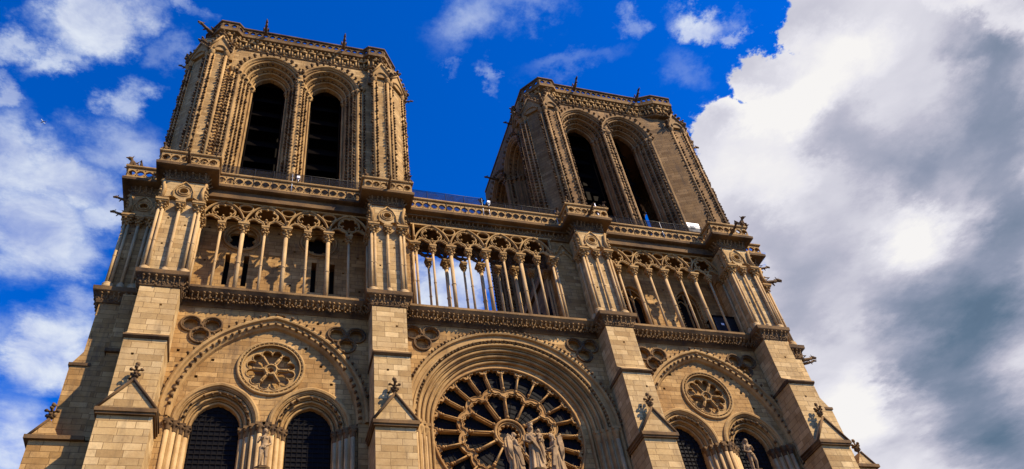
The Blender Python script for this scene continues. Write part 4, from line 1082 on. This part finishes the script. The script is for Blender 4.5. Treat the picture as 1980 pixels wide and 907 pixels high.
def hand(mb, wrist, d, k=.10, curl=.5):
    """palm, four bent fingers and a thumb leaving the side of the palm"""
    w = Vector(wrist); d = Vector(d).normalized(); sd_ = d.cross(Vector((0,0,1))); sd_ = sd_.normalized() if sd_.length > .01 else Vector((1,0,0)); up_ = sd_.cross(d)
    mb.tube([w, w+d*k*.5, w+d*k*1.0], [k*.34, k*.50, k*.46], 7, flat=.75)
    for i, ln in enumerate((.85, 1.0, .92, .72)):
        b = w+d*k*.95+sd_*k*(i-1.5)*.27
        mb.tube([b, b+d*k*ln*.5-up_*k*.12, b+d*k*ln*(.5+.4*(1-curl))-up_*k*(.2+.45*curl)], [k*.15,k*.14,k*.11], 5)
    b = w+d*k*.35+sd_*k*.45
    mb.tube([b, b+sd_*k*.28+d*k*.35, b+sd_*k*.18+d*k*.75-up_*k*.1], [k*.17,k*.15,k*.11], 5)
def plinth(name, x, y, z, w, h, label):
    b = MB(); b.box(x-w/2, x+w/2, y-w/2, y+w/2, z-h, z-.18); b.lathe([(w*.55,0),(w*.62,.06),(w*.5,.12),(w*.55,.20)], x, y, z-.20, 8, False, rot=pi/8)
    return b
GAL = MB(); GAL.box(-23.2, 23.0, -2.35, 0, 20.7, 21.1); GAL.build('statue_gallery', WORN, root)

# Virgin with the child
def virgin(x, y, z, H):
    s = H/3.0; m = MB()
    P = lambda a, b, c: (x+a*s, y+b*s, z+c*s)
    folds(m, [(x,y,z+.0,.46*s,.36*s,0),(x,y,z+.25*s,.43*s,.34*s,.2),(x+.02*s,y,z+.8*s,.38*s,.30*s,.4),(x+.05*s,y,z+1.3*s,.34*s,.27*s,.7),(x+.03*s,y,z+1.65*s,.30*s,.23*s,.9),(x,y,z+1.9*s,.27*s,.20*s,1.1),(x-.02*s,y,z+2.15*s,.33*s,.21*s,1.2),(x-.02*s,y,z+2.30*s,.30*s,.18*s,1.2),(x-.02*s,y,z+2.38*s,.12*s,.11*s,1.2)], k=8, amp=.16)
    # mantle falling over the left arm, in deep diagonal folds
    for i in range(6):
        t = i/5; m.tube([P(-.30+.12*t,-.12-.1*t,2.1), P(-.10+.15*t,-.34,1.6), P(.20+.05*t,-.36+.05*t,1.1-.2*t), P(.34,-.26,.5-.1*t)], [.07*s,.06*s,.05*s,.04*s], 6)
    m.tube([P(.34,-.08,2.0), P(.44,-.18,1.2), P(.46,-.12,.35)], [.13*s,.12*s,.09*s], 8)
    m.tube([P(-.02,0,2.3), P(-.02,0,2.55)], .085*s, 9)
    head(m, x-.02*s, y-.03*s, z+2.70*s, .165*s)
    # arms
    m.tube([P(-.30,0,2.25), P(-.40,-.05,1.85), P(-.26,-.28,1.62)], [.12*s,.10*s,.07*s], 8); hand(m, P(-.26,-.28,1.62), (.3,-.6,.2), .11*s)
    m.tube([P(.26,0,2.25), P(.42,-.06,1.88), P(.34,-.30,1.80)], [.12*s,.10*s,.07*s], 8); hand(m, P(.36,-.30,1.80), (-.3,-.6,.1), .11*s)
    o = remesh(m.build('virgin_statue', PALE_S), .028)
    c = MB()    # child on the left arm
    c.tube([P(.36,-.16,1.90), P(.37,-.16,2.12), P(.36,-.16,2.32)], [.15*s,.13*s,.08*s], 9); head(c, x+.36*s, y-.17*s, z+2.46*s, .105*s, (-.5,-.86))
    c.tube([P(.34,-.2,1.92), P(.24,-.34,1.84), P(.26,-.34,1.62)], [.09*s,.07*s,.05*s], 7); c.tube([P(.40,-.2,1.92), P(.36,-.36,1.84), P(.38,-.36,1.62)], [.09*s,.07*s,.05*s], 7)
    c.tube([P(.28,-.18,2.24), P(.18,-.28,2.16), P(.12,-.30,2.30)], [.05*s,.045*s,.035*s], 6); c.tube([P(.44,-.18,2.24), P(.50,-.26,2.10), P(.44,-.32,2.05)], [.05*s,.045*s,.035*s], 6)
    remesh(c.build('child_figure', PALE_S, o), .022)
    k = MB(); k.lathe([(.15*s,0),(.17*s,.06*s),(.155*s,.09*s),(.18*s,.16*s)], x-.02*s, y-.02*s, z+2.82*s, 12)
    for i in range(8): t = i*pi/4; k.blob((x-.02*s+.17*s*cos(t), y-.02*s+.17*s*sin(t), z+3.0*s), (.03*s,.03*s,.06*s), 5, 3)
    k.build('crown', PALE_S, o); plinth('', x, y, z, .95, z-21.1, '').build('plinth', WORN, o)
    return o
def angel(x, y, z, H, d):
    """winged angel in profile; d=1 faces right"""
    s = H/2.5; m = MB(); P = lambda a, b, c: (x+d*a*s, y+b*s, z+c*s)
    folds(m, [(x-d*.0,y,z+.0,.42*s,.34*s,0),(x,y,z+.3*s,.37*s,.31*s,.3),(x-d*.02*s,y,z+.8*s,.31*s,.27*s,.6),(x-d*.03*s,y,z+1.15*s,.26*s,.24*s,.9),(x-d*.02*s,y,z+1.4*s,.23*s,.21*s,1.1),(x+d*.0*s,y,z+1.7*s,.25*s,.25*s,1.2),(x+d*.02*s,y,z+1.88*s,.20*s,.24*s,1.2),(x+d*.04*s,y,z+1.95*s,.09*s,.09*s,1.2)], k=8, amp=.16)
    for i in range(4): m.tube([P(-.1+.08*i,-.24,1.5), P(.1+.06*i,-.30,.9), P(.25+.04*i,-.24,.3)], [.05*s,.05*s,.035*s], 6)
    m.tube([P(.04,0,1.9), P(.07,0,2.12)], .07*s, 8); head(m, x+d*.10*s, y-.01*s, z+2.25*s, .145*s, (d*.82,-.57))
    for b_ in (-.22, .20):
        m.tube([P(.02,b_,1.82), P(.12,b_*1.2,1.48), P(.42,b_*.6,1.36)], [.10*s,.085*s,.055*s], 8); hand(m, P(.42,b_*.6,1.36), (d*1,0,.2), .10*s)
    # sleeve falling from the forearm
    m.tube([P(.25,-.18,1.40), P(.28,-.18,1.05)], [.08*s,.03*s], 6)
    o = remesh(m.build('angel_statue', PALE_S), .026)
    for b_ in (-.20, .20):
        w = MB(); out = [(-.12,1.70),(-.20,2.02),(-.30,2.14),(-.42,2.02),(-.46,1.60),(-.43,1.20),(-.36,.80),(-.26,.62),(-.22,1.0),(-.18,1.35)]
        vs = [P(a, b_-.05*(1 if b_ < 0 else -1)*0-.05, c) for a, c in out]+[P(a, b_+.05, c) for a, c in out]; n = len(out)
        w.add(vs, [tuple(range(n)), tuple(range(2*n-1,n-1,-1))]+[(i,i+n,(i+1)%n+n,(i+1)%n) for i in range(n)])
        for i in range(7):   # long flight feathers
            t = i/6; w.tube([P(-.18-.22*t,b_-.06,1.75+.1*t), P(-.20-.20*t,b_-.07,1.25+.1*t), P(-.24-.13*t,b_-.05,.78+.28*t)], [.035*s,.045*s,.02*s], 5)
        w.tube([P(-.10,b_,1.68), P(-.21,b_,2.05), P(-.32,b_,2.16), P(-.44,b_,2.0)], [.06*s,.07*s,.07*s,.05*s], 7)
        w.build('wing', PALE_S, o)
    c = MB(); c.lathe([(.08,0),(.10,.04),(.05,.10),(.04,.5),(.07,.55),(.035,.6),(.03,.95),(.09,1.0),(.05,1.05),(.035,1.08),(.03,1.35)], x+d*.62*s, y, z+1.0*s, 8); c.build('candlestick', PALE_S, o)
    plinth('', x, y, z, .85, z-21.1, '').build('plinth', WORN, o)
    return o
PALE_S = stone('statue_stone', (.42, .30, .185), (.28, .19, .11), (.52, .39, .25), masonry=False, grime=.65, bump=.5)
tag(virgin(.22, -1.8, 23.02, 3.05), 'crowned stone woman holding a child on her arm, in front of the rose window', 'statue')
tag(angel(-.98, -1.8, 22.9, 2.62, 1), 'stone angel facing right with folded wings, beside the crowned woman', 'statue')
tag(angel(1.50, -1.8, 22.95, 2.62, -1), 'stone angel facing left with folded wings, beside the crowned woman', 'statue')
def nude(x, y, z, H, name, mirror=1, long_hair=False):
    s = H/2.35; m = MB(); P = lambda a, b, c: (x+mirror*a*s, y+b*s, z+c*s)
    # weight-bearing leg, relaxed leg bent at the knee
    m.tube([P(.10,0,1.20), P(.13,-.02,.66), P(.11,.0,.60), P(.12,.02,.10)], [.155*s,.095*s,.085*s,.055*s], 10)
    m.tube([P(-.10,0,1.20), P(-.15,-.12,.68), P(-.16,-.10,.60), P(-.18,.06,.10)], [.155*s,.095*s,.085*s,.055*s], 10)
    m.tube([P(.12,.05,.06), P(.13,-.08,.07), P(.14,-.20,.04)], [.07*s,.065*s,.045*s], 8); m.tube([P(-.18,.09,.06), P(-.20,-.04,.07), P(-.22,-.16,.04)], [.07*s,.065*s,.045*s], 8)
    m.tube([P(0,0,1.10), P(.02,0,1.25), P(.01,-.01,1.42), P(-.01,-.02,1.62), P(-.01,-.02,1.80), P(0,0,1.88)], [.20*s,.215*s,.165*s,.20*s,.21*s,.10*s], 12, flat=.72)
    for sg in (-1, 1):
        m.blob(P(sg*.22,0,1.80), (.09*s,.09*s,.09*s), 8, 6); m.blob(P(sg*.09,-.13,1.68), (.10*s,.06*s,.07*s), 8, 5)
    m.tube([P(0,0,1.85), P(0,-.01,2.02)], [.075*s,.07*s], 8); head(m, x, y-.02*s, z+2.15*s, .145*s, (.2*mirror,-.98))
    m.tube([P(-.24,0,1.80), P(-.32,-.02,1.48), P(-.18,-.20,1.60)], [.075*s,.062*s,.045*s], 8); hand(m, P(-.18,-.20,1.60), (mirror*.6,-.3,.5), .10*s)
    m.tube([P(.24,0,1.80), P(.32,.02,1.45), P(.14,-.18,1.24)], [.075*s,.062*s,.045*s], 8); hand(m, P(.14,-.18,1.24), (-mirror*.8,-.2,-.3), .10*s)
    if long_hair:
        for i in range(5): m.tube([P(-.12+.06*i,.09,2.2), P(-.16+.08*i,.14,1.9), P(-.13+.065*i,.14,1.6)], [.07*s,.06*s,.03*s], 6)
    o = remesh(m.build(name, PALE_S), .024)
    lf = MB(); 
    for i in range(5): lf.blob(P(-.06+.03*i,-.20,1.12+.02*(i%2)), (.05*s,.03*s,.07*s), 6, 4)
    lf.tube([P(.16,.06,0), P(.17,.09,.5), P(.14,.10,.95)], [.09*s,.06*s,.04*s], 6); lf.build('leaves_and_stump', PALE_S, o)
    plinth('', x, y, z, .75, z-21.1, '').build('plinth', WORN, o)
    return o
tag(nude(-14.50, -1.6, 22.85, 2.35, 'nude_statue', 1), 'pale nude stone figure standing between the two lancet windows of the left bay', 'statue')
tag(nude(14.72, -1.6, 23.55, 2.30, 'nude_statue', -1, True), 'pale nude stone figure with long hair before the lancets of the right bay', 'statue')

# chimera statues perched on the gallery balustrade
def chimera_mesh():
    m = MB()
    m.tube([(0,0,0),(0,-.02,.30),(0,-.10,.58),(0,-.22,.78)], [.22,.24,.20,.11], 9)
    m.blob((0,-.34,.90), (.14,.19,.15), 9, 6); m.tube([(0,-.46,.88),(0,-.64,.80)], [.08,.035], 6)
    for s in (-1, 1):
        m.tube([(s*.10,-.25,1.0),(s*.15,-.20,1.18)], [.05,.015], 5); m.tube([(s*.16,-.10,.55),(s*.22,-.30,.30),(s*.17,-.36,.02)], [.08,.07,.05], 7); hand(m, (s*.17,-.36,.06), (0,-1,-.2), .10)
        m.tube([(s*.18,.02,.15),(s*.28,-.20,.28),(s*.24,-.26,.02)], [.13,.10,.07], 8)
        m.tube([(s*.12,.12,.60),(s*.24,.30,.95),(s*.20,.42,.50),(s*.12,.34,.15)], [.07,.10,.13,.05], 7)
    return m
CH = None
def chimera(x, y, z, ang, label, sc=1.):
    global CH
    if CH is None: CH = remesh(chimera_mesh().build('chimera_statue', SOOT_SHADE), .03); o = CH
    else: o = CH.copy(); COL.objects.link(o)
    o.location = (x, y, z); o.rotation_euler = (0, 0, radians(ang)); o.scale = (sc,)*3
    return tag(o, label, 'statue', 'chimera statues on the gallery balustrade')
zb_ = 46.33
nm = ['leftmost pier', 'pier left of the rose window', 'pier right of the rose window', 'rightmost pier']
for i in range(4):
    for s_, w_ in ((-1, 'left'), (1, 'right')):
        chimera(PX[i]+s_*(PW[i]/2+.42), -1.92, zb_-(.0), -s_*-25, 'sooty chimera on the %s balustrade corner of the %s' % (w_, nm[i]), .62 if not (i == 3 and s_ == 1) else 1.0)
chimera(-25.0, .1, zb_, -60, 'hunched horned chimera on the far left outer corner of the gallery balustrade', 1.0)
chimera(6.2, -.45, zb_, -10, 'dark chimera on the open bridge balustrade against the right tower edge', .8)

# safety fences on the terrace
def fence(x0, x1, y, z, h, label):
    o = tag(empty('safety_fence', None, (x0, y, z)), label, 'fence', 'safety fences on the tower terrace'); L = x1-x0
    n = max(2, int(L/1.3)); 
    for i in range(n+1):
        p = MB(); p.tube([(L*i/n, 0, 0), (L*i/n, 0, h)], .022, 6); p.build('post', IRON if i % 4 else STEEL, o)
    r = MB(); r.tube([(0,0,h),(L,0,h)], .02, 5); r.tube([(0,0,h*.5),(L,0,h*.5)], .015, 5); r.build('rail', IRON, o)
    nn = MB(); nn.add([(0,.03,0),(L,.03,0),(L,.03,h-.02),(0,.03,h-.02)], [(0,1,2,3)]); nn.build('netting', NET, o)
fence(-19.6, -9.2, -.62, 45.05, 2.15, 'dark netting fence across the foot of the left belfry tower')
fence(-5.9, -.1, -.62, 45.05, 2.15, 'dark netting fence on the open bridge between the towers')
fence(.4, 6.0, -.60, 45.05, 1.95, 'dark netting fence in front of the side of the right tower')
fence(10.0, 19.4, -.62, 45.05, 2.10, 'dark netting fence across the foot of the right belfry tower')
fl = tag(empty('floodlight', None, (-13.99, -.75, 46.25)), 'small white square floodlight above the left balustrade', 'floodlight')
b = MB(); b.box(-.11,.11,-.10,.06,.34,.56); b.build('housing', WHITE, fl); b = MB(); b.tube([(0,0,0),(0,0,.34)], .03, 6); b.box(-.12,.12,-.03,.03,.24,.30); b.build('bracket', STEEL, fl)
fl2 = tag(empty('floodlight', None, (.38, -.75, 46.25)), 'small white floodlight on the bridge balustrade beside the right tower', 'floodlight')
for ch in list(fl.children): c = ch.copy(); COL.objects.link(c); c.parent = fl2
pn = tag(empty('notice_board', None, (18.75, -.50, 46.3)), 'white notice board with a grey picture behind the right balustrade', 'notice board')
b = MB(); b.box(-.58,.58,-.03,.03,.35,1.40); b.build('board', WHITE, pn)
b = MB(); b.box(-.35,.1,-.045,-.035,.62,1.15); b.box(.18,.45,-.045,-.035,.95,1.12); b.build('picture', flat('grey_print', (.22,.25,.30), .6), pn)
for sg in (-1, 1): b = MB(); b.tube([(sg*.4,.05,-1.2),(sg*.4,.05,1.35)], .03, 6); b.build('post', STEEL, pn)
wp = tag(empty('marker_post', None, (10.05, -.40, 45.1)), 'thin white post leaning beside the left opening of the right tower', 'post')
b = MB(); b.tube([(0,0,0),(-.12,0,3.6)], .05, 7); b.build('shaft', WHITE, wp); b = MB(); b.lathe([(.14,0),(.14,.06),(.05,.1)], 0, 0, 0, 8); b.build('base', STEEL, wp)
# dark site cabin inside the right gallery bay
cb = tag(empty('site_cabin', None, (18.9, .85, 35.5)), 'low dark cabin behind the columns at the right end of the gallery', 'cabin')
b = MB(); b.box(-1.05,1.1,-.35,.5,0,2.55); b.build('body', IRON, cb); b = MB(); b.box(-1.12,1.17,-.42,.57,2.55,2.66); b.build('roof', WOOD, cb)
b = MB(); b.box(.02,.06,-.365,-.352,.1,2.5); b.box(-.55,-.3,-.366,-.354,1.75,1.95); b.build('door_trim', WHITE, cb)
# airliner high above
ap = tag(empty('airliner', None, (-2551.3, 6000., 7533.4)), 'tiny white airliner flying high in the left of the sky', 'aeroplane')
ap.rotation_euler = (0, 0, radians(65)); ap.scale = (1.15,)*3
WP_ = flat('airliner_white', (.85,.85,.85), .4)
b = MB(); b.tube([(-30,0,0),(-27,0,0),(-18,0,0),(18,0,0),(28,0,1),(33,0,2)], [.5,2.2,3,3,1.6,.4], 10); b.build('fuselage', WP_, ap)
for sg in (-1, 1):
    b = MB(); b.add([(-6,0,-1),(5,0,-1),(13,sg*29,0),(9,sg*29,0),(-6,0,-.4),(5,0,-.4),(13,sg*29,.3),(9,sg*29,.3)], [(0,1,2,3),(7,6,5,4),(0,4,5,1),(1,5,6,2),(2,6,7,3),(3,7,4,0)]); b.build('wing', WP_, ap)
    b = MB(); b.add([(23,0,1),(29,0,1),(32,sg*10,1.5),(29,sg*10,1.5),(23,0,1.3),(29,0,1.3),(32,sg*10,1.8),(29,sg*10,1.8)], [(0,1,2,3),(7,6,5,4),(0,4,5,1),(1,5,6,2),(2,6,7,3),(3,7,4,0)]); b.build('tailplane', WP_, ap)
b = MB(); b.add([(22,-.3,2),(30,-.3,2),(33,-.2,11),(29,-.2,11),(22,.3,2),(30,.3,2),(33,.2,11),(29,.2,11)], [(0,1,2,3),(7,6,5,4),(0,4,5,1),(1,5,6,2),(2,6,7,3),(3,7,4,0)]); b.build('tail_fin', WP_, ap)
#THINGS-END
